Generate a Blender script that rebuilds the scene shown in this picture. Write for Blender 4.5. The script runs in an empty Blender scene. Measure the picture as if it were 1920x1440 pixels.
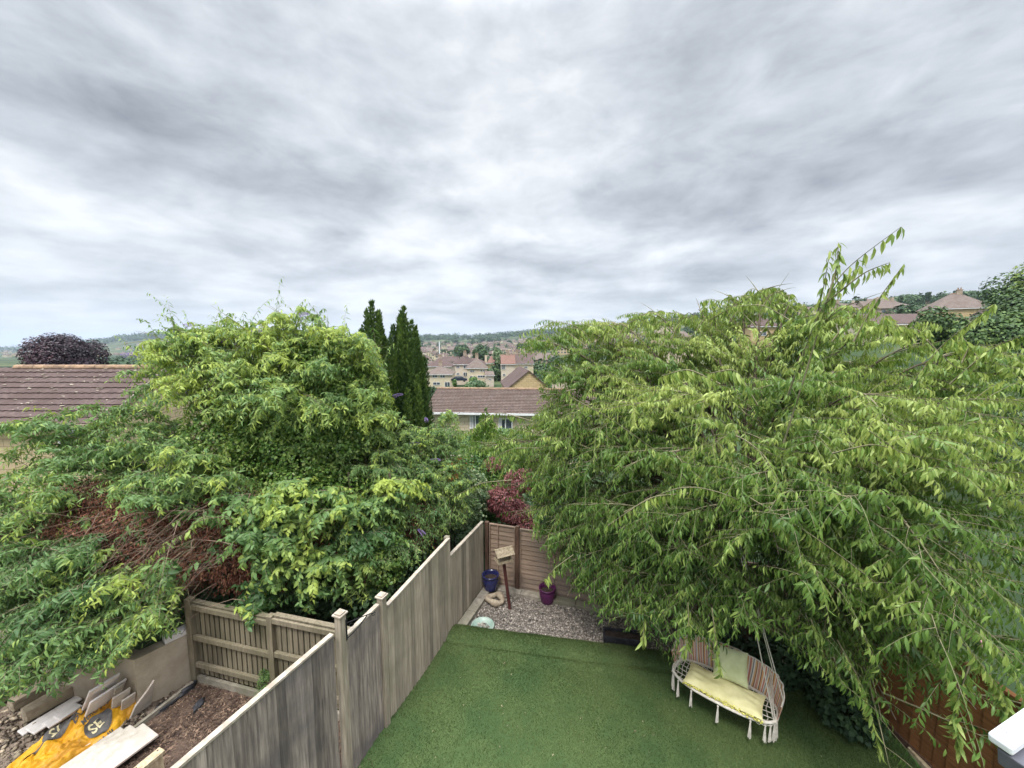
import bpy, bmesh, math, random
import numpy as np
from mathutils import Vector, Matrix
random.seed(7)
rng = np.random.default_rng(11)
scene = bpy.context.scene
COL = scene.collection
HAZE = True

# ------------------------------------------------------------------ camera
H = 5.7                       # eye height above the lawn
F = 721.0                     # focal length in photo pixels (1920 wide)
PITCH = math.atan(75.0 / F)
cam_d = bpy.data.cameras.new('camera')
cam = bpy.data.objects.new('camera', cam_d)
COL.objects.link(cam)
cam.location = (0, 0, H)
cam.rotation_euler = (math.pi / 2 - PITCH, 0, 0)
cam_d.sensor_width = 36.0
cam_d.lens = 36.0 * F / 1920.0
cam_d.clip_start = 0.05
cam_d.clip_end = 20000
scene.camera = cam

# ------------------------------------------------------------------ world
scene.view_settings.view_transform = 'Standard'
scene.view_settings.look = 'None'
scene.view_settings.gamma = 1
scene.view_settings.exposure = 0.9
SUN_EL, SUN_AZ = math.radians(60), math.radians(200)
world = bpy.data.worlds.new('World')
scene.world = world
world.use_nodes = True
wt = world.node_tree
wt.nodes.clear()
def wn(t, **kw):
    n = wt.nodes.new(t)
    for k, v in kw.items():
        setattr(n, k, v)
    return n
def wmath(op, a, b=None, c=None):
    n = wn('ShaderNodeMath', operation=op)
    for i, x in enumerate((a, b, c)):
        if x is None: continue
        if isinstance(x, (int, float)): n.inputs[i].default_value = x
        else: wt.links.new(x, n.inputs[i])
    return n.outputs[0]
wout = wn('ShaderNodeOutputWorld')
sky = wn('ShaderNodeTexSky', sky_type='NISHITA')
sky.sun_disc = False
sky.sun_elevation = SUN_EL
sky.sun_rotation = SUN_AZ
bg1 = wn('ShaderNodeBackground'); bg1.inputs[1].default_value = 0.09
wt.links.new(sky.outputs[0], bg1.inputs[0])
tc = wn('ShaderNodeTexCoord')
sep = wn('ShaderNodeSeparateXYZ')
wt.links.new(tc.outputs['Generated'], sep.inputs[0])
zz = wmath('MAXIMUM', sep.outputs[2], 0.0)
den = wmath('ADD', zz, 0.13)
px = wmath('DIVIDE', sep.outputs[0], den)
py = wmath('DIVIDE', sep.outputs[1], den)
cmb = wn('ShaderNodeCombineXYZ')
wt.links.new(px, cmb.inputs[0]); wt.links.new(py, cmb.inputs[1])
def cloud_noise(scale, detail, rough, dist, loc, sc=(1, 1, 1), rot=0.0):
    m = wn('ShaderNodeMapping')
    m.inputs['Location'].default_value = loc
    m.inputs['Rotation'].default_value = (0, 0, rot)
    m.inputs['Scale'].default_value = sc
    wt.links.new(cmb.outputs[0], m.inputs[0])
    n = wn('ShaderNodeTexNoise')
    n.inputs['Scale'].default_value = scale
    n.inputs['Detail'].default_value = detail
    n.inputs['Roughness'].default_value = rough
    n.inputs['Distortion'].default_value = dist
    wt.links.new(m.outputs[0], n.inputs[0])
    return n.outputs[0]
n1 = cloud_noise(1.15, 9, 0.58, 0.0, (3.6, 2.1, 0), (1.0, 0.9, 1), 0.4)
vm = wn('ShaderNodeMapping'); wt.links.new(cmb.outputs[0], vm.inputs[0]); vm.inputs['Scale'].default_value = (0.9, 1.1, 1)
wob = wn('ShaderNodeTexNoise'); wob.inputs['Scale'].default_value = 2.2; wob.inputs['Detail'].default_value = 6; wt.links.new(vm.outputs[0], wob.inputs[0])
wva = wn('ShaderNodeVectorMath', operation='MULTIPLY_ADD'); wt.links.new(wob.outputs[1], wva.inputs[0]); wva.inputs[1].default_value = (0.75, 0.75, 0.0); wt.links.new(vm.outputs[0], wva.inputs[2])
vor = wn('ShaderNodeTexVoronoi', feature='SMOOTH_F1'); vor.inputs['Scale'].default_value = 1.9; vor.inputs['Smoothness'].default_value = 0.7
wt.links.new(wva.outputs[0], vor.inputs[0])
n2 = wmath('SUBTRACT', 1.0, vor.outputs[0])
m4 = wn('ShaderNodeMapping'); m4.inputs['Scale'].default_value = (1.0, 1.0, 2.3); wt.links.new(tc.outputs['Generated'], m4.inputs[0])
t4 = wn('ShaderNodeTexNoise'); t4.inputs['Scale'].default_value = 5.5; t4.inputs['Detail'].default_value = 8; t4.inputs['Roughness'].default_value = 0.55; t4.inputs['Distortion'].default_value = 0.3
wt.links.new(m4.outputs[0], t4.inputs[0]); n4 = t4.outputs[0]
n3 = cloud_noise(0.28, 2, 0.5, 0.0, (1.3, 8.2, 5))
s = wmath('ADD', wmath('MULTIPLY', n1, 0.38), wmath('MULTIPLY', n2, 0.12))
s = wmath('ADD', s, wmath('MULTIPLY', n3, 0.18))
s = wmath('ADD', s, wmath('MULTIPLY', n4, 0.32))
ramp = wn('ShaderNodeValToRGB')
e = ramp.color_ramp.elements
e[0].position = 0.34; e[0].color = (0.215, 0.235, 0.26, 1)
e[1].position = 0.60; e[1].color = (0.77, 0.79, 0.81, 1)
m_ = ramp.color_ramp.elements.new(0.49); m_.color = (0.50, 0.53, 0.57, 1)
wt.links.new(s, ramp.inputs[0])
# brighter, thinner band towards the horizon
hz = wmath('SUBTRACT', 1.0, wmath('MINIMUM', wmath('MULTIPLY', zz, 3.2), 1.0))
mixh = wn('ShaderNodeMix', data_type='RGBA')
wt.links.new(wmath('MULTIPLY', wmath('POWER', hz, 2.2), 0.55), mixh.inputs[0])
wt.links.new(ramp.outputs[0], mixh.inputs[6])
mixh.inputs[7].default_value = (0.66, 0.71, 0.76, 1)
bg2 = wn('ShaderNodeBackground')
# sky overhead, out of view, boosted far beyond real overcast to brighten the scene
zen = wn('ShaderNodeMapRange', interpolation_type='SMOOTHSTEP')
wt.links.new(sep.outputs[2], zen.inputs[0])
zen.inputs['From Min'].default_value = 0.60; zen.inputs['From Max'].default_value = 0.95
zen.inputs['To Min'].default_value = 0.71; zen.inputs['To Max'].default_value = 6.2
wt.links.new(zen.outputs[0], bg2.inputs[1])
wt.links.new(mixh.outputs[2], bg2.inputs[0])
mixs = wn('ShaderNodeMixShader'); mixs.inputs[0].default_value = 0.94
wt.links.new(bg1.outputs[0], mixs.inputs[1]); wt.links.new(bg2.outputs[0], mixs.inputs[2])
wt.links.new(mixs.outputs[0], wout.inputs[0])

sun_d = bpy.data.lights.new('sun', 'SUN')
sun_d.energy = 1.5
sun_d.angle = math.radians(14)
sun_d.color = (1, 0.97, 0.92)
sun = bpy.data.objects.new('sun', sun_d)
COL.objects.link(sun)
sun.rotation_euler = (math.pi / 2 - SUN_EL, 0, math.radians(180) - SUN_AZ)
sun.location = (0, 0, 60)

# ------------------------------------------------------------------ geometry helpers
CP, SP = math.cos(PITCH), math.sin(PITCH)
def ground(u, v, z=0.0):
    """point of the place seen at photo pixel (u, v), at height z"""
    dep = PITCH + math.atan((v - 720) / F)
    Y = (H - z) / math.tan(dep)
    return Vector(((u - 960) / F * (Y * CP + (H - z) * SP), Y, z))
def at(u, v, Y):
    """point seen at (u, v) at the distance Y down the garden"""
    dep = PITCH + math.atan((v - 720) / F)
    z = H - Y * math.tan(dep)
    return Vector(((u - 960) / F * (Y * CP + (H - z) * SP), Y, z))
def proj(P):
    P = np.asarray(P, float)
    x = P[..., 0]; y = P[..., 1]; z = P[..., 2] - H
    d = y * CP - z * SP
    up = y * SP + z * CP
    d = np.where(d < 0.05, 0.05, d)
    return 960 + F * x / d, 720 - F * up / d
def in_poly(u, v, poly):
    inside = np.zeros(u.shape, bool)
    n = len(poly)
    for i in range(n):
        x1, y1 = poly[i]; x2, y2 = poly[(i + 1) % n]
        c = ((y1 > v) != (y2 > v)) & (u < (x2 - x1) * (v - y1) / (y2 - y1 + 1e-9) + x1)
        inside ^= c
    return inside
def nrm(a):
    return a / (np.linalg.norm(a, axis=-1, keepdims=True) + 1e-9)

# ------------------------------------------------------------------ materials
MATS = {}
def _tree(name):
    m = bpy.data.materials.new(name); m.use_nodes = True
    t = m.node_tree; t.nodes.clear()
    out = t.nodes.new('ShaderNodeOutputMaterial')
    MATS[name] = m
    return m, t, out
def mat(name, c1, c2, scale=4.0, detail=5, rough=0.8, bump=0.0, bscale=None, stretch=(1, 1, 1), c3=None, mscale=0.7,
        spec=0.3, metal=0.0, lo=0.35, hi=0.65, bdist=0.02, coord='Object'):
    """noise between c1 and c2 (large stains towards c3), times the per-piece tint of the mesh"""
    m, t, out = _tree(name)
    N = t.nodes.new; Lk = t.links.new
    tcn = N('ShaderNodeTexCoord'); mp = N('ShaderNodeMapping'); mp.inputs['Scale'].default_value = stretch
    Lk(tcn.outputs[coord], mp.inputs[0])
    n = N('ShaderNodeTexNoise'); n.inputs['Scale'].default_value = scale; n.inputs['Detail'].default_value = detail
    n.inputs['Roughness'].default_value = 0.6
    Lk(mp.outputs[0], n.inputs[0])
    r = N('ShaderNodeValToRGB'); r.color_ramp.elements[0].position = lo; r.color_ramp.elements[1].position = hi
    r.color_ramp.elements[0].color = (*c1, 1); r.color_ramp.elements[1].color = (*c2, 1)
    Lk(n.outputs[0], r.inputs[0])
    col = r.outputs[0]
    if c3:
        n2 = N('ShaderNodeTexNoise'); n2.inputs['Scale'].default_value = mscale; n2.inputs['Detail'].default_value = 6
        Lk(tcn.outputs[coord], n2.inputs[0])
        r2 = N('ShaderNodeValToRGB'); r2.color_ramp.elements[0].position = 0.45; r2.color_ramp.elements[1].position = 0.62
        Lk(n2.outputs[0], r2.inputs[0])
        mx = N('ShaderNodeMix'); mx.data_type = 'RGBA'
        Lk(r2.outputs[0], mx.inputs[0]); Lk(col, mx.inputs[6]); mx.inputs[7].default_value = (*c3, 1)
        col = mx.outputs[2]
    at_ = N('ShaderNodeAttribute'); at_.attribute_name = 'tint'
    mu = N('ShaderNodeMix'); mu.data_type = 'RGBA'; mu.blend_type = 'MULTIPLY'; mu.inputs[0].default_value = 1.0
    Lk(col, mu.inputs[6]); Lk(at_.outputs['Fac'], mu.inputs[7])
    p = N('ShaderNodeBsdfPrincipled'); p.inputs['Roughness'].default_value = rough
    p.inputs['Specular IOR Level'].default_value = spec; p.inputs['Metallic'].default_value = metal
    Lk(mu.outputs[2], p.inputs['Base Color'])
    if bump:
        nb = N('ShaderNodeTexNoise'); nb.inputs['Scale'].default_value = bscale or scale * 2; nb.inputs['Detail'].default_value = 6
        Lk(mp.outputs[0], nb.inputs[0])
        b = N('ShaderNodeBump'); b.inputs['Strength'].default_value = bump; b.inputs['Distance'].default_value = bdist
        Lk(nb.outputs[0], b.inputs['Height']); Lk(b.outputs[0], p.inputs['Normal'])
    Lk(p.outputs[0], out.inputs[0])
    return m
def leafmat(name, dark, mid, light, trans=0.3, rough=0.45, spec=0.35, bark=None):
    """leaf colour picked by the per-leaf tint 0..1 (old leaf .. young leaf)"""
    m, t, out = _tree(name)
    N = t.nodes.new; Lk = t.links.new
    a = N('ShaderNodeAttribute'); a.attribute_name = 'tint'
    r = N('ShaderNodeValToRGB')
    r.color_ramp.elements[0].position = 0.0; r.color_ramp.elements[0].color = (*dark, 1)
    r.color_ramp.elements[1].position = 1.0; r.color_ramp.elements[1].color = (*light, 1)
    x = r.color_ramp.elements.new(0.5); x.color = (*mid, 1)
    Lk(a.outputs['Fac'], r.inputs[0])
    p = N('ShaderNodeBsdfPrincipled'); p.inputs['Roughness'].default_value = rough; p.inputs['Specular IOR Level'].default_value = spec
    Lk(r.outputs[0], p.inputs['Base Color'])
    tr = N('ShaderNodeBsdfTranslucent')
    mx = N('ShaderNodeMixShader'); mx.inputs[0].default_value = trans
    hs = N('ShaderNodeHueSaturation'); hs.inputs['Saturation'].default_value = 1.1; hs.inputs['Value'].default_value = 1.25
    hs.inputs['Hue'].default_value = 0.49
    Lk(r.outputs[0], hs.inputs['Color']); Lk(hs.outputs[0], tr.inputs[0])
    Lk(p.outputs[0], mx.inputs[1]); Lk(tr.outputs[0], mx.inputs[2]); Lk(mx.outputs[0], out.inputs[0])
    return m

M_cherry = leafmat('cherry_leaf', (0.040, 0.088, 0.020), (0.130, 0.220, 0.045), (0.40, 0.47, 0.13))
M_budd = leafmat('buddleia_leaf', (0.055, 0.120, 0.036), (0.155, 0.260, 0.078), (0.37, 0.45, 0.09), rough=0.5)
M_ivy = leafmat('ivy_leaf', (0.035, 0.09, 0.018), (0.12, 0.22, 0.04), (0.42, 0.50, 0.15), rough=0.35)
M_shrub = leafmat('shrub_leaf', (0.035, 0.08, 0.03), (0.12, 0.20, 0.085), (0.42, 0.46, 0.26), rough=0.5)
M_dead = leafmat('dead_leaf', (0.055, 0.018, 0.012), (0.17, 0.060, 0.034), (0.34, 0.19, 0.10), trans=0.1, rough=0.8)
M_conif = leafmat('conifer_leaf', (0.022, 0.05, 0.016), (0.075, 0.135, 0.030), (0.21, 0.28, 0.05), trans=0.1, rough=0.6)
M_acer = leafmat('acer_leaf', (0.075, 0.020, 0.022), (0.21, 0.068, 0.068), (0.42, 0.18, 0.16), trans=0.3)
M_beech = leafmat('copper_leaf', (0.012, 0.006, 0.010), (0.035, 0.014, 0.022), (0.09, 0.035, 0.04), trans=0.1)
M_fartree = leafmat('far_leaf', (0.018, 0.042, 0.018), (0.05, 0.095, 0.035), (0.12, 0.18, 0.06), trans=0.1, rough=0.7)
M_flower = leafmat('flower', (0.16, 0.10, 0.24), (0.33, 0.22, 0.48), (0.55, 0.42, 0.70), trans=0.2, rough=0.7)
M_bark = mat('bark', (0.06, 0.045, 0.032), (0.16, 0.125, 0.09), 9, bump=0.5, stretch=(1, 1, 0.3))
M_twig = mat('twig', (0.12, 0.12, 0.06), (0.28, 0.24, 0.15), 5)
M_browntwig = mat('brown_twig', (0.08, 0.050, 0.036), (0.30, 0.21, 0.15), 5)
M_board = mat('weathered_board', (0.150, 0.122, 0.106), (0.34, 0.28, 0.235), 5, rough=0.85, stretch=(7, 7, 0.45), c3=(0.110, 0.095, 0.094), mscale=1.0, bump=0.35, bscale=14, bdist=0.01)
M_board2 = mat('green_grey_board', (0.25, 0.205, 0.15), (0.42, 0.35, 0.27), 5, rough=0.85, stretch=(7, 7, 0.4), c3=(0.22, 0.19, 0.14), mscale=0.9, bump=0.3, bscale=14, bdist=0.01)
M_cap = mat('capping_wood', (0.30, 0.25, 0.195), (0.50, 0.43, 0.35), 6, rough=0.8, stretch=(2, 2, 2), bump=0.2)
M_board3 = mat('old_olive_board', (0.145, 0.12, 0.08), (0.26, 0.215, 0.15), 5, rough=0.9, stretch=(6, 6, 0.5), c3=(0.12, 0.105, 0.062), bump=0.3)
M_lap = mat('brown_lap_panel', (0.22, 0.145, 0.10), (0.37, 0.265, 0.19), 4, rough=0.85, stretch=(0.6, 0.6, 9), c3=(0.20, 0.15, 0.115), bump=0.3)
M_orange = mat('orange_brown_panel', (0.15, 0.062, 0.022), (0.25, 0.11, 0.042), 5, rough=0.8, stretch=(0.8, 0.8, 6), bump=0.3)
M_darkpost = mat('dark_brown_post', (0.07, 0.038, 0.026), (0.13, 0.075, 0.05), 7, stretch=(3, 3, .5))
M_turf = mat('turf', (0.042, 0.068, 0.022), (0.088, 0.128, 0.042), 55, detail=8, rough=0.8, bump=0.7, bscale=130, c3=(0.048, 0.085, 0.028), mscale=1.3, bdist=0.012, spec=0.2)
M_blade = leafmat('turf_blade', (0.034, 0.058, 0.017), (0.076, 0.112, 0.034), (0.18, 0.215, 0.085), trans=0.15, rough=0.55, spec=0.2)
M_gravelbase = mat('gravel_base', (0.07, 0.06, 0.05), (0.20, 0.17, 0.14), 60, bump=1.0, bscale=70)
M_pebble = mat('pebble', (0.17, 0.15, 0.13), (0.36, 0.31, 0.26), 20)
M_kerb = mat('old_concrete', (0.20, 0.17, 0.135), (0.36, 0.32, 0.26), 9, bump=0.4, c3=(0.17, 0.16, 0.11))
M_render = mat('render_wall', (0.36, 0.295, 0.215), (0.50, 0.425, 0.325), 3.0, rough=0.92, bump=0.25, bscale=40, c3=(0.31, 0.255, 0.185), mscale=1.6)
M_slab = mat('pale_slab', (0.38, 0.335, 0.275), (0.58, 0.53, 0.46), 6, rough=0.85, bump=0.2, bscale=30, c3=(0.52, 0.42, 0.36), mscale=2.0)
M_white_slab = mat('white_slab', (0.62, 0.57, 0.54), (0.76, 0.71, 0.68), 6, rough=0.8, bump=0.15)
M_stone = mat('stone_block', (0.22, 0.17, 0.12), (0.40, 0.33, 0.24), 9, bump=0.6, c3=(0.30, 0.25, 0.17))
M_bag = mat('yellow_bag', (0.55, 0.27, 0.010), (0.72, 0.40, 0.025), 5, rough=0.5, bump=0.4, bscale=9, c3=(0.45, 0.21, 0.02), mscale=2.5, bdist=0.03)
M_baggrey = mat('bag_print', (0.06, 0.055, 0.055), (0.12, 0.11, 0.10), 8, rough=0.6)
M_bagcream = mat('bag_lettering', (0.55, 0.48, 0.28), (0.66, 0.58, 0.38), 8, rough=0.6)
M_earth = mat('earth', (0.055, 0.034, 0.026), (0.13, 0.085, 0.06), 9, bump=0.9, bscale=25, bdist=0.05)
M_rubble = mat('dusty_earth', (0.13, 0.095, 0.07), (0.30, 0.235, 0.18), 10, bump=0.9, bscale=25, bdist=0.05)
M_chip = mat('bark_chip', (0.05, 0.028, 0.020), (0.21, 0.14, 0.095), 12)
M_black = mat('black_plastic', (0.016, 0.016, 0.02), (0.045, 0.045, 0.05), 9, rough=0.45)
M_iron = mat('black_iron', (0.015, 0.015, 0.016), (0.03, 0.03, 0.03), 9, rough=0.5, metal=0.3)
M_bluepot = mat('blue_glaze', (0.012, 0.014, 0.06), (0.03, 0.035, 0.13), 4, rough=0.2, spec=0.6)
M_purplepot = mat('purple_glaze', (0.06, 0.012, 0.048), (0.10, 0.02, 0.08), 4, rough=0.35)
M_teal = mat('teal_glaze', (0.20, 0.28, 0.23), (0.33, 0.40, 0.34), 4, rough=0.3)
M_soil = mat('soil', (0.02, 0.014, 0.01), (0.06, 0.04, 0.03), 20, bump=0.6)
M_redpost = mat('red_brown_pole', (0.055, 0.016, 0.014), (0.10, 0.03, 0.025), 6, stretch=(1, 1, .2))
M_palewood = mat('pale_wood', (0.34, 0.26, 0.16), (0.56, 0.46, 0.31), 6, stretch=(4, 4, 1), bump=0.2)
M_tablewood = mat('bird_table_wood', (0.20, 0.155, 0.10), (0.38, 0.31, 0.21), 9, stretch=(4, 4, 1), bump=0.3)
M_rope = mat('cream_rope', (0.55, 0.50, 0.43), (0.72, 0.67, 0.59), 30, rough=0.9, bump=0.4)
M_yellow = mat('yellow_cushion', (0.58, 0.53, 0.26), (0.70, 0.65, 0.36), 5, rough=0.9, bump=0.2)
M_green = mat('pale_green_pillow', (0.46, 0.49, 0.26), (0.58, 0.60, 0.36), 5, rough=0.9, bump=0.2)
M_pom = mat('lemon_fringe', (0.58, 0.53, 0.10), (0.76, 0.70, 0.24), 20, rough=0.9)
M_whitepl = mat('white_plastic', (0.72, 0.73, 0.76), (0.82, 0.83, 0.85), 3, rough=0.3, spec=0.5)
M_greypl = mat('dark_grey_trim', (0.07, 0.07, 0.085), (0.12, 0.12, 0.14), 5, rough=0.5)
M_pink = mat('pink_plastic', (0.60, 0.26, 0.32), (0.72, 0.38, 0.43), 5, rough=0.4)
M_red = mat('red_plastic', (0.30, 0.03, 0.02), (0.42, 0.07, 0.04), 5, rough=0.5)
M_glass = mat('window_glass', (0.035, 0.045, 0.055), (0.11, 0.13, 0.15), 1.5, rough=0.08, spec=0.8)
M_frame = mat('white_window_frame', (0.66, 0.66, 0.65), (0.78, 0.78, 0.77), 3, rough=0.5)
M_road = mat('road', (0.10, 0.10, 0.10), (0.17, 0.165, 0.16), 2)
M_carpaint = mat('dark_blue_paint', (0.015, 0.02, 0.035), (0.02, 0.028, 0.05), 2, rough=0.25, spec=0.6)
M_tyre = mat('tyre_rubber', (0.02, 0.02, 0.02), (0.03, 0.03, 0.03), 5)
M_chim = mat('chimney_stone', (0.26, 0.20, 0.14), (0.42, 0.34, 0.26), 2)
M_pot = mat('chimney_pot', (0.24, 0.15, 0.10), (0.34, 0.22, 0.16), 2)

def stonewall(name, a, b, bw=0.55, bh=0.24):
    m, t, out = _tree(name)
    N = t.nodes.new; Lk = t.links.new
    g = N('ShaderNodeTexCoord'); s_ = N('ShaderNodeSeparateXYZ'); Lk(g.outputs['Object'], s_.inputs[0])
    ad = N('ShaderNodeMath'); ad.operation = 'ADD'; Lk(s_.outputs[0], ad.inputs[0]); Lk(s_.outputs[1], ad.inputs[1])
    c = N('ShaderNodeCombineXYZ'); Lk(ad.outputs[0], c.inputs[0]); Lk(s_.outputs[2], c.inputs[1])
    br = N('ShaderNodeTexBrick'); br.inputs['Scale'].default_value = 1.0
    br.inputs['Brick Width'].default_value = bw; br.inputs['Row Height'].default_value = bh; br.inputs['Mortar Size'].default_value = 0.012
    br.inputs['Color1'].default_value = (*a, 1); br.inputs['Color2'].default_value = (*b, 1)
    br.inputs['Mortar'].default_value = (a[0] * .55, a[1] * .55, a[2] * .55, 1)
    Lk(c.outputs[0], br.inputs[0])
    n = N('ShaderNodeTexNoise'); n.inputs['Scale'].default_value = 3; n.inputs['Detail'].default_value = 6; Lk(g.outputs['Object'], n.inputs[0])
    mp = N('ShaderNodeMapRange'); mp.inputs['To Min'].default_value = 0.72; mp.inputs['To Max'].default_value = 1.25; Lk(n.outputs[0], mp.inputs[0])
    mu = N('ShaderNodeMix'); mu.data_type = 'RGBA'; mu.blend_type = 'MULTIPLY'; mu.inputs[0].default_value = 1
    Lk(br.outputs[0], mu.inputs[6]); Lk(mp.outputs[0], mu.inputs[7])
    p = N('ShaderNodeBsdfPrincipled'); p.inputs['Roughness'].default_value = 0.9; p.inputs['Specular IOR Level'].default_value = 0.2
    Lk(mu.outputs[2], p.inputs['Base Color']); Lk(p.outputs[0], out.inputs[0])
    return m
M_wall = stonewall('cream_stone', (0.58, 0.49, 0.34), (0.66, 0.57, 0.42))
M_wall2 = stonewall('ochre_stone', (0.46, 0.34, 0.18), (0.54, 0.41, 0.24))
M_wall3 = stonewall('buff_block', (0.47, 0.37, 0.23), (0.54, 0.43, 0.28), 0.7, 0.3)
M_wall4 = mat('pink_render', (0.50, 0.42, 0.33), (0.60, 0.52, 0.42), 2)

def tilemat(name, a, b, lich=(0.42, 0.36, 0.28)):
    m = mat(name, a, b, 6, rough=0.85, c3=(a[0] * 1.15, a[1] * 1.12, a[2] * 1.1), mscale=1.2, bump=0.3, bscale=20, spec=0.2)
    return m
M_tile = tilemat('brown_roof_tile', (0.092, 0.066, 0.056), (0.155, 0.114, 0.098))
M_tile2 = tilemat('plum_roof_tile', (0.075, 0.052, 0.047), (0.13, 0.092, 0.083))
M_tile3 = tilemat('red_roof_tile', (0.14, 0.078, 0.06), (0.21, 0.125, 0.10))
M_tile4 = tilemat('grey_brown_roof', (0.11, 0.085, 0.072), (0.19, 0.15, 0.13))
M_lichen = mat('lichen', (0.45, 0.38, 0.28), (0.60, 0.53, 0.42), 9)
M_ridge = mat('ridge_tile', (0.19, 0.125, 0.085), (0.32, 0.21, 0.13), 5, bump=0.3)

# ------------------------------------------------------------------ object helpers
def tag(o, label=None, cat=None, group=None, kind=None):
    if label: o['label'] = label
    if cat: o['category'] = cat
    if group: o['group'] = group
    if kind: o['kind'] = kind
    return o
def thing(name, label, cat, loc=(0, 0, 0), rz=0.0, group=None):
    o = bpy.data.objects.new(name, None); COL.objects.link(o)
    o.location = loc; o.rotation_euler = (0, 0, rz); o.empty_display_size = 0.2
    return tag(o, label, cat, group)
def origin_of(o):
    v = Vector((0, 0, 0))
    while o is not None:
        v = v + Vector(o.location); o = o.parent
    return v
def copy_tree(o, parent=None):
    c = o.copy(); COL.objects.link(c)
    if parent is not None: c.parent = parent
    for ch in list(o.children):
        copy_tree(ch, c)
    return c

class MB:
    """collects shapes and links them as ONE mesh object"""
    def __init__(s): s.v = []; s.f = []; s.t = []
    def add(s, vs, fs, tint=1.0):
        b = len(s.v)
        s.v += [tuple(x) for x in vs]
        s.f += [tuple(b + i for i in f) for f in fs]
        s.t += [tint] * len(vs)
        return s
    def hexa(s, p, tint=1.0):          # 8 corners: bottom 4 (ccw), top 4
        return s.add(p, [(3, 2, 1, 0), (4, 5, 6, 7), (0, 1, 5, 4), (1, 2, 6, 5), (2, 3, 7, 6), (3, 0, 4, 7)], tint)
    def box(s, c, size, rz=0.0, rx=0.0, ry=0.0, tint=1.0, M=None):
        hx, hy, hz_ = size[0] / 2, size[1] / 2, size[2] / 2
        R = M or (Matrix.Rotation(rz, 3, 'Z') @ Matrix.Rotation(ry, 3, 'Y') @ Matrix.Rotation(rx, 3, 'X'))
        c = Vector(c)
        p = [c + R @ Vector((a * hx, b * hy, d * hz_)) for d in (-1, 1) for a, b in ((-1, -1), (1, -1), (1, 1), (-1, 1))]
        return s.hexa(p, tint)
    def bar(s, a, b, w, h, up=(0, 0, 1), tint=1.0):
        a, b = Vector(a), Vector(b); d = (b - a).normalized(); sd = d.cross(Vector(up)).normalized(); n = sd.cross(d)
        p = [q + sd * (i * w / 2) + n * (j * h / 2) for q in (a, b) for i, j in ((-1, -1), (1, -1), (1, 1), (-1, 1))]
        return s.hexa(p, tint)
    def tube(s, pts, r, n=8, tint=1.0, cap=True):
        pts = [Vector(p) for p in pts]
        if isinstance(r, (int, float)): r = [r] * len(pts)
        vs = []; prev = None
        for i, p in enumerate(pts):
            d = (pts[min(i + 1, len(pts) - 1)] - pts[max(i - 1, 0)]).normalized()
            ref = prev if prev is not None else (Vector((0, 0, 1)) if abs(d.z) < 0.9 else Vector((1, 0, 0)))
            a = (ref - d * ref.dot(d)).normalized() if prev is not None else d.cross(ref).normalized()
            b = d.cross(a); prev = a
            for k in range(n):
                th = 2 * math.pi * k / n
                vs.append(p + (a * math.cos(th) + b * math.sin(th)) * r[i])
        fs = [(i * n + k, i * n + (k + 1) % n, (i + 1) * n + (k + 1) % n, (i + 1) * n + k) for i in range(len(pts) - 1) for k in range(n)]
        if cap: fs += [tuple(range(n - 1, -1, -1)), tuple((len(pts) - 1) * n + k for k in range(n))]
        return s.add(vs, fs, tint)
    def lathe(s, c, prof, n=24, tint=1.0, sx=1.0, sy=1.0):
        c = Vector(c)
        vs = [c + Vector((r * math.cos(2 * math.pi * k / n) * sx, r * math.sin(2 * math.pi * k / n) * sy, z)) for r, z in prof for k in range(n)]
        fs = [(i * n + k, i * n + (k + 1) % n, (i + 1) * n + (k + 1) % n, (i + 1) * n + k) for i in range(len(prof) - 1) for k in range(n)]
        return s.add(vs, fs, tint)
    def blob(s, c, size, sub=2, amp=0.15, seed=0, tint=1.0, rz=0.0):
        bm = bmesh.new(); bmesh.ops.create_icosphere(bm, subdivisions=sub, radius=1)
        rr = random.Random(seed); ph = [rr.uniform(0, 6) for _ in range(6)]
        R = Matrix.Rotation(rz, 3, 'Z'); c = Vector(c)
        vs = []
        for v in bm.verts:
            p = v.co; k = 1 + amp * (math.sin(3 * p.x + ph[0]) * math.sin(4 * p.y + ph[1]) + 0.6 * math.sin(7 * p.z + ph[2] + 3 * p.x) + .4 * math.sin(11 * p.y + ph[3]))
            q = Vector((p.x * size[0], p.y * size[1], p.z * size[2])) * k
            vs.append(c + R @ q)
        fs = [[v.index for v in f.verts] for f in bm.faces]
        bm.free()
        return s.add(vs, fs, tint)
    def build(s, name, m, parent=None, local=False, smooth=False, bevel=0.0):
        off = Vector((0, 0, 0)) if (local or parent is None) else origin_of(parent)
        me = bpy.data.meshes.new(name)
        me.from_pydata([(x[0] - off.x, x[1] - off.y, x[2] - off.z) for x in s.v], [], s.f)
        a = me.attributes.new('tint', 'FLOAT', 'POINT'); a.data.foreach_set('value', s.t)
        me.materials.append(m)
        if smooth: me.polygons.foreach_set('use_smooth', [True] * len(me.polygons))
        me.update()
        o = bpy.data.objects.new(name, me); COL.objects.link(o)
        if parent is not None: o.parent = parent
        if bevel:
            b = o.modifiers.new('bevel', 'BEVEL'); b.width = bevel; b.segments = 2; b.limit_method = 'ANGLE'
        return o

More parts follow.
